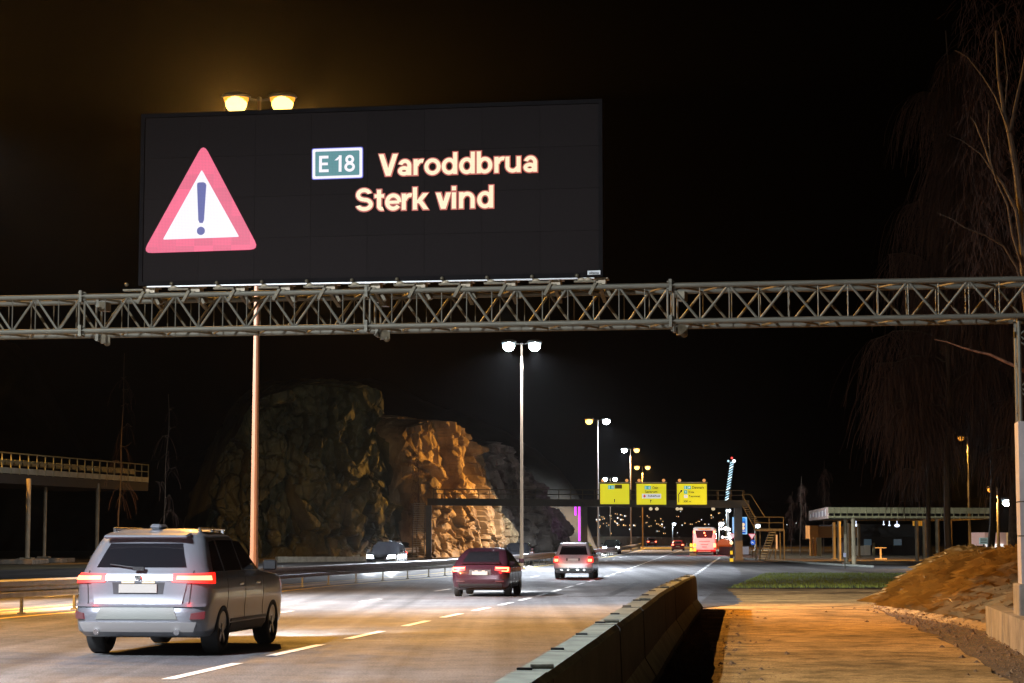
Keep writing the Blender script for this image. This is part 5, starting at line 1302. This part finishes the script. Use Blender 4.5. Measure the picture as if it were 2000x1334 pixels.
blades("dry_grass", "dry orange brown grass matted over the mound", 42000, pick_m, .12, .36, .007, M_dry, "grass", 2.2, 3, lambda x, y_: (-1, -.4))
def pick_v(r):
    y_ = 79.5 + 31 * r.random(); x = r.uniform(7.6, 26); 
    if x < lerp(G(1388, 1143).x, G(1440, 1114).x, (y_ - 79.5) / 31) + .2: return None
    return (x, y_, zp(y_) + .03)
blades("green_grass", "short green grass on the strip between path and slip road", 30000, pick_v, .04, .12, .012, mat("green_blades", (.34, .42, .06), .8, scale=.5, col2=(.16, .18, .03)), "grass", .6, 5)
def pick_t(r):
    x = r.uniform(11.5, 26); y_ = r.uniform(44, 66); h = mound_h(x, y_)
    return (x, y_, zp(y_) - .02 + h) if h > 1.05 else None
blades("mound_top_grass", "greenish grass on the flat top of the mound", 14000, pick_t, .05, .14, .010, mat("olive_blades", (.07, .09, .02), .8, scale=1.2, col2=(.035, .04, .01)), "grass", .6, 8)
# stones and litter on the verge
def stones(name, label, n, pick, smin, smax, m, seed):
    r = random.Random(seed); V = []; Fc = []
    for _ in range(n):
        p = pick(r)
        if p is None: continue
        s = r.uniform(smin, smax) * (1 + 2 * (r.random() < .04)); k = len(V)
        for (a, b, c) in ((1, 0, 0), (0, 1, 0), (-1, 0, 0), (0, -1, 0), (0, 0, .8)):
            V.append((p[0] + (a + r.uniform(-.3, .3)) * s, p[1] + (b + r.uniform(-.3, .3)) * s, p[2] + c * s - .005))
        Fc += [(k, k + 1, k + 4), (k + 1, k + 2, k + 4), (k + 2, k + 3, k + 4), (k + 3, k, k + 4)]
    o = pyd(name, V, Fc, m); tagm(o, label, "gravel", None, "stuff"); return o
def pick_g(r):
    y_ = 18 + 36 * r.random() ** 1.3; x = XR(y_) + .3 + abs(r.gauss(0, .55)); return (x, y_, zp(y_) - .01 + (.02 if x > pl(y_) + .8 else 0))
stones("verge_gravel", "loose gravel and dead leaves along the foot of the barrier", 9000, pick_g, .006, .022, mat("gravel", (.16, .085, .035), .9, var=.5, scale=40), 3)
def pick_h(r):
    y_ = r.uniform(20, 62); x = pr(y_) + r.gauss(.45, .5); 
    return (x, y_, zp(y_) + .005 + max(0, mound_h(x, y_) - .02)) if x < xb_(y_) + .9 else None
stones("path_edge_gravel", "loose stones and leaf litter between the path and the mound", 6000, pick_h, .006, .025, mat("gravel", (.20, .12, .06), .9), 4)
# dark clods along the path edge
# concrete retaining wall with board marks
wa, wb_ = G(1926, 1239), G(2000, 1277); dW = (wa - wb_); dW.z = 0; dWn = dW.normalized(); nrmW = Vector((dWn.y, -dWn.x, 0))
if nrmW.x < 0: nrmW = -nrmW
rw_ = thing("retaining_wall", "low board marked concrete wall at the foot of the gantry tower", "wall", wb_)
Lw = dW.length; nb_ = 22; tot = Lw * 1.8
for i in range(nb_):
    t = tot * (i + .5) / nb_; p = wa - dWn * t; hh = .52
    bm = NB(); bx(bm, (p.x + nrmW.x * .15, p.y + nrmW.y * .15, p.z + hh / 2 - .05 + zp(p.y) * 0), (tot / nb_ - .004, .30 + rnd.uniform(-.008, .008), hh + .1), math.atan2(dWn.y, dWn.x)); fin("board_panel", bm, M_conc_d, rw_, True)
p = wa + nrmW * .3; bm = NB()
bx(bm, (p.x + .75, p.y - .15, p.z + .18), (1.8, .3, .60), 0); fin("return_wall", bm, M_conc_d, rw_, True)
pp = gp(ta + .35, 0, .36); bm = NB(); bx(bm, (pp.x + .06, pp.y, .42), (1.05, 1.1, 1.15), ANG); o = fin("gantry_plinth", bm, M_conc_d, bevel=.02); tagm(o, "square concrete plinth under the gantry tower at the right edge", "plinth")

# ------------------------------------------------------------------ trees
def birch(label, base, height, lean, spread, seed, ntw=900, tr_r=.2, name="birch_tree", limbs=14, trunk_m=None, droop=1.0, group="bare birches at the right", sx=1.0):
    r = random.Random(seed); base = Vector(base); root = thing(name, label, "tree", base, 0, group)
    tv = NB(); pts = []; n = 9
    for i in range(n + 1):
        t = i / n; pts.append(Vector((lean[0] * t + .25 * noise.noise(Vector((seed, t * 3, 0))) * height * .1, lean[1] * t, height * t)))
    for i in range(n): tb(tv, pts[i], pts[i + 1], lerp(tr_r, .03, i / n), lerp(tr_r, .03, (i + 1) / n), 9, False)
    ends = []
    for k in range(limbs):
        t = lerp(.28, .95, (k + r.random() * .6) / limbs); i = min(n - 1, int(t * n)); st = pts[i].lerp(pts[i + 1], t * n - i)
        a = r.uniform(0, 2 * math.pi); L_ = spread * lerp(1.0, .35, t) * r.uniform(.7, 1.15); rr0 = lerp(tr_r * .42, .02, t); prev = st; seg = 6
        up = r.uniform(.5, 1.1)
        for s_ in range(seg):
            q = (s_ + 1) / seg; nx = st + Vector((math.cos(a) * L_ * q * sx, math.sin(a) * L_ * q, L_ * (up * q - .55 * q * q * droop))) + Vector((r.gauss(0, .12), r.gauss(0, .12), r.gauss(0, .1)))
            tb(tv, prev, nx, lerp(rr0, .012, s_ / seg), lerp(rr0, .012, (s_ + 1) / seg), 6, False)
            if s_ >= 1: ends.append((prev, nx))
            prev = nx
    trunk = fin("trunk", tv, trunk_m or M_bark, root)
    V = []; Fc = []
    for _ in range(ntw):
        a_, b_ = r.choice(ends); p = a_.lerp(b_, r.random()); L_ = r.uniform(1.0, 3.4) * droop * height / 20; d = Vector((r.gauss(0, .5), r.gauss(0, .5), .1)); seg = 5; wd = r.uniform(.006, .013)
        rows = []
        q = p.copy()
        for s_ in range(seg + 1):
            rows.append(q.copy()); d = (d + Vector((r.gauss(0, .12), r.gauss(0, .12), -.55 * droop))).normalized(); q = q + d * L_ / seg
        ang = r.uniform(0, math.pi); ww = Vector((math.cos(ang), math.sin(ang), 0)) * wd; w2 = Vector((-math.sin(ang), math.cos(ang), 0)) * wd * .6
        for A_, B_ in zip(rows[:-1], rows[1:]):
            k = len(V); V += [tuple(A_ - ww), tuple(A_ + ww), tuple(A_ + w2), tuple(B_ - ww), tuple(B_ + ww), tuple(B_ + w2)]
            Fc += [(k, k + 1, k + 4, k + 3), (k + 1, k + 2, k + 5, k + 4), (k + 2, k, k + 3, k + 5)]
    pyd("crown", V, Fc, M_twig, root)
    return root
def tree_px(px, Y, top_py, **k):
    x = (px - CX) / F * Y; z = zp(Y); H_ = D(px, top_py, Y).z - z; return (x, Y, z), H_
b, h = tree_px(1850, 92, 60); birch("largest weeping birch, trunk rising right of the canopy columns", b, h, (.3, 0), 4.3, 3, 8500, .17, limbs=34)
b, h = tree_px(1816, 100, 500); birch("thinner birch just left of the largest one", b, h, (-.3, .2), 2.8, 9, 1500, .13, limbs=12)
b, h = tree_px(1925, 104, 180); birch("birch right of the largest one, its trunk mottled", b, h, (.6, 0), 3.4, 14, 3600, .20, limbs=22, trunk_m=M_bark_d)
b, h = tree_px(1975, 88, 400); birch("dark trunked tree beside the white lamp", b, h, (.4, 0), 2.6, 21, 1200, .22, limbs=12, trunk_m=M_bark_d)
# near birch whose limbs cross the upper right corner
def near_birch():
    Y = 40; root = thing("birch_tree", "near birch at the right edge with bare limbs lit orange", "tree", (D(2040, 1000, Y).x, Y, 1.2), 0, "bare birches at the right")
    bm = NB()
    def path_(pts, r0, r1):
        P = [D(a, b, Y + c) for a, b, c in pts]
        for i in range(len(P) - 1): tb(bm, P[i], P[i + 1], lerp(r0, r1, i / (len(P) - 1)), lerp(r0, r1, (i + 1) / (len(P) - 1)), 8, False)
    path_([(2050, 1080, 0), (2040, 900, 0), (2022, 700, 0), (2002, 560, 0), (1996, 430, 0), (1986, 340, 0), (1972, 260, 0), (1962, 225, .2), (1950, 150, .3), (1945, 60, .4)], .13, .02)
    path_([(1974, 255, 0), (1985, 200, .2), (1996, 150, .3), (2006, 90, .3)], .045, .02)
    path_([(1998, 500, 0), (1985, 410, -.2), (1960, 360, -.3), (1940, 335, -.4), (1925, 290, -.5), (1905, 240, -.6), (1895, 228, -.6)], .045, .008)
    path_([(1940, 335, -.4), (1915, 300, -.5), (1880, 275, -.6), (1850, 262, -.7)], .018, .005)
    path_([(2000, 530, 0), (1978, 460, -.2), (1968, 400, -.3), (1945, 350, -.4), (1935, 315, -.5), (1930, 260, -.5), (1932, 215, -.5)], .03, .006)
    path_([(2002, 570, 0), (1985, 520, -.3), (1960, 480, -.6), (1925, 460, -.9), (1885, 445, -1.1), (1860, 428, -1.2), (1830, 415, -1.2)], .03, .005)
    path_([(1972, 260, 0), (1945, 190, .3), (1920, 150, .5), (1890, 112, .7), (1866, 98, .8)], .02, .005)
    path_([(1962, 225, .2), (1968, 150, .3), (1960, 80, .3), (1950, 40, .3)], .018, .006)
    fin("trunk", bm, M_bark, root, True)
    r = random.Random(5); V = []; Fc = []
    for _ in range(900):
        p = D(r.uniform(1880, 2020), r.uniform(-40, 560), Y + r.uniform(-1, 2)); d = Vector((r.gauss(0, .4), r.gauss(0, .4), r.gauss(0, .3))); L_ = r.uniform(.3, 1.1)
        for s_ in range(4):
            d = (d + Vector((r.gauss(0, .15), r.gauss(0, .15), -.3))).normalized(); q = p + d * L_ / 4; k = len(V); w_ = .003
            V += [(p.x - w_, p.y, p.z), (p.x + w_, p.y, p.z), (q.x + w_, q.y, q.z), (q.x - w_, q.y, q.z)]; Fc.append((k, k + 1, k + 2, k + 3)); p = q
    pyd("crown", V, Fc, M_twig, root, True)
    # broken branch reaching out below the truss
    root2 = root; bm2 = NB(); P = [(2010, 730), (1985, 716), (1960, 705), (1935, 693), (1905, 686), (1880, 679), (1850, 668), (1825, 663)]
    for i in range(7): tb(bm2, D(*P[i], Y - 3), D(*P[i + 1], Y - 3), lerp(.035, .008, i / 7), lerp(.035, .008, (i + 1) / 7), 7, False)
    fin("broken_branch", bm2, mat("branch_orange", (.30, .12, .05), .8, scale=8, col2=(.08, .03, .015)), root, True)
near_birch()
# faint saplings along the top of the cutting and behind the gantry
k = 0
for px, Y, ty, lab in ((322, 150, 770, "thin pale sapling in front of the dark slope at left"), (235, 158, 690, "thin sapling farther left on the dark slope"), (1560, 210, 930, "bare tree left of the right canopy"), (1543, 230, 960, "small bare tree behind the stairs landing"), (1606, 230, 900, "bare tree above the canopy end"), (815, 190, 860, "sapling in the gap between the two rock masses")):
    b, h = tree_px(px, Y, ty); birch(lab, b, h, (.2, 0), 1.3, 40 + k, 60 if px < 400 else 260, .05, name="bare_sapling", limbs=8, group="thin bare saplings"); k += 1

# ------------------------------------------------------------------ thin haze, added to give the lamps a lens-like halo
bm = NB(); bx(bm, (0, 880, 17.5), (3100, 2000, 40)); hz = fin("haze", bm, None); hz["kind"] = "stuff"; tagm(hz, "thin haze added to put a glow round the street lamps", "haze")
m = bpy.data.materials.new("haze"); m.use_nodes = True; nt = m.node_tree; nt.nodes.clear()
o1 = nt.nodes.new("ShaderNodeOutputMaterial"); v1 = nt.nodes.new("ShaderNodeVolumePrincipled"); v1.inputs["Color"].default_value = (.9, .9, .9, 1)
v1.inputs["Density"].default_value = HAZE; v1.inputs["Anisotropy"].default_value = .9; nt.links.new(v1.outputs[0], o1.inputs["Volume"]); hz.data.materials.append(m)
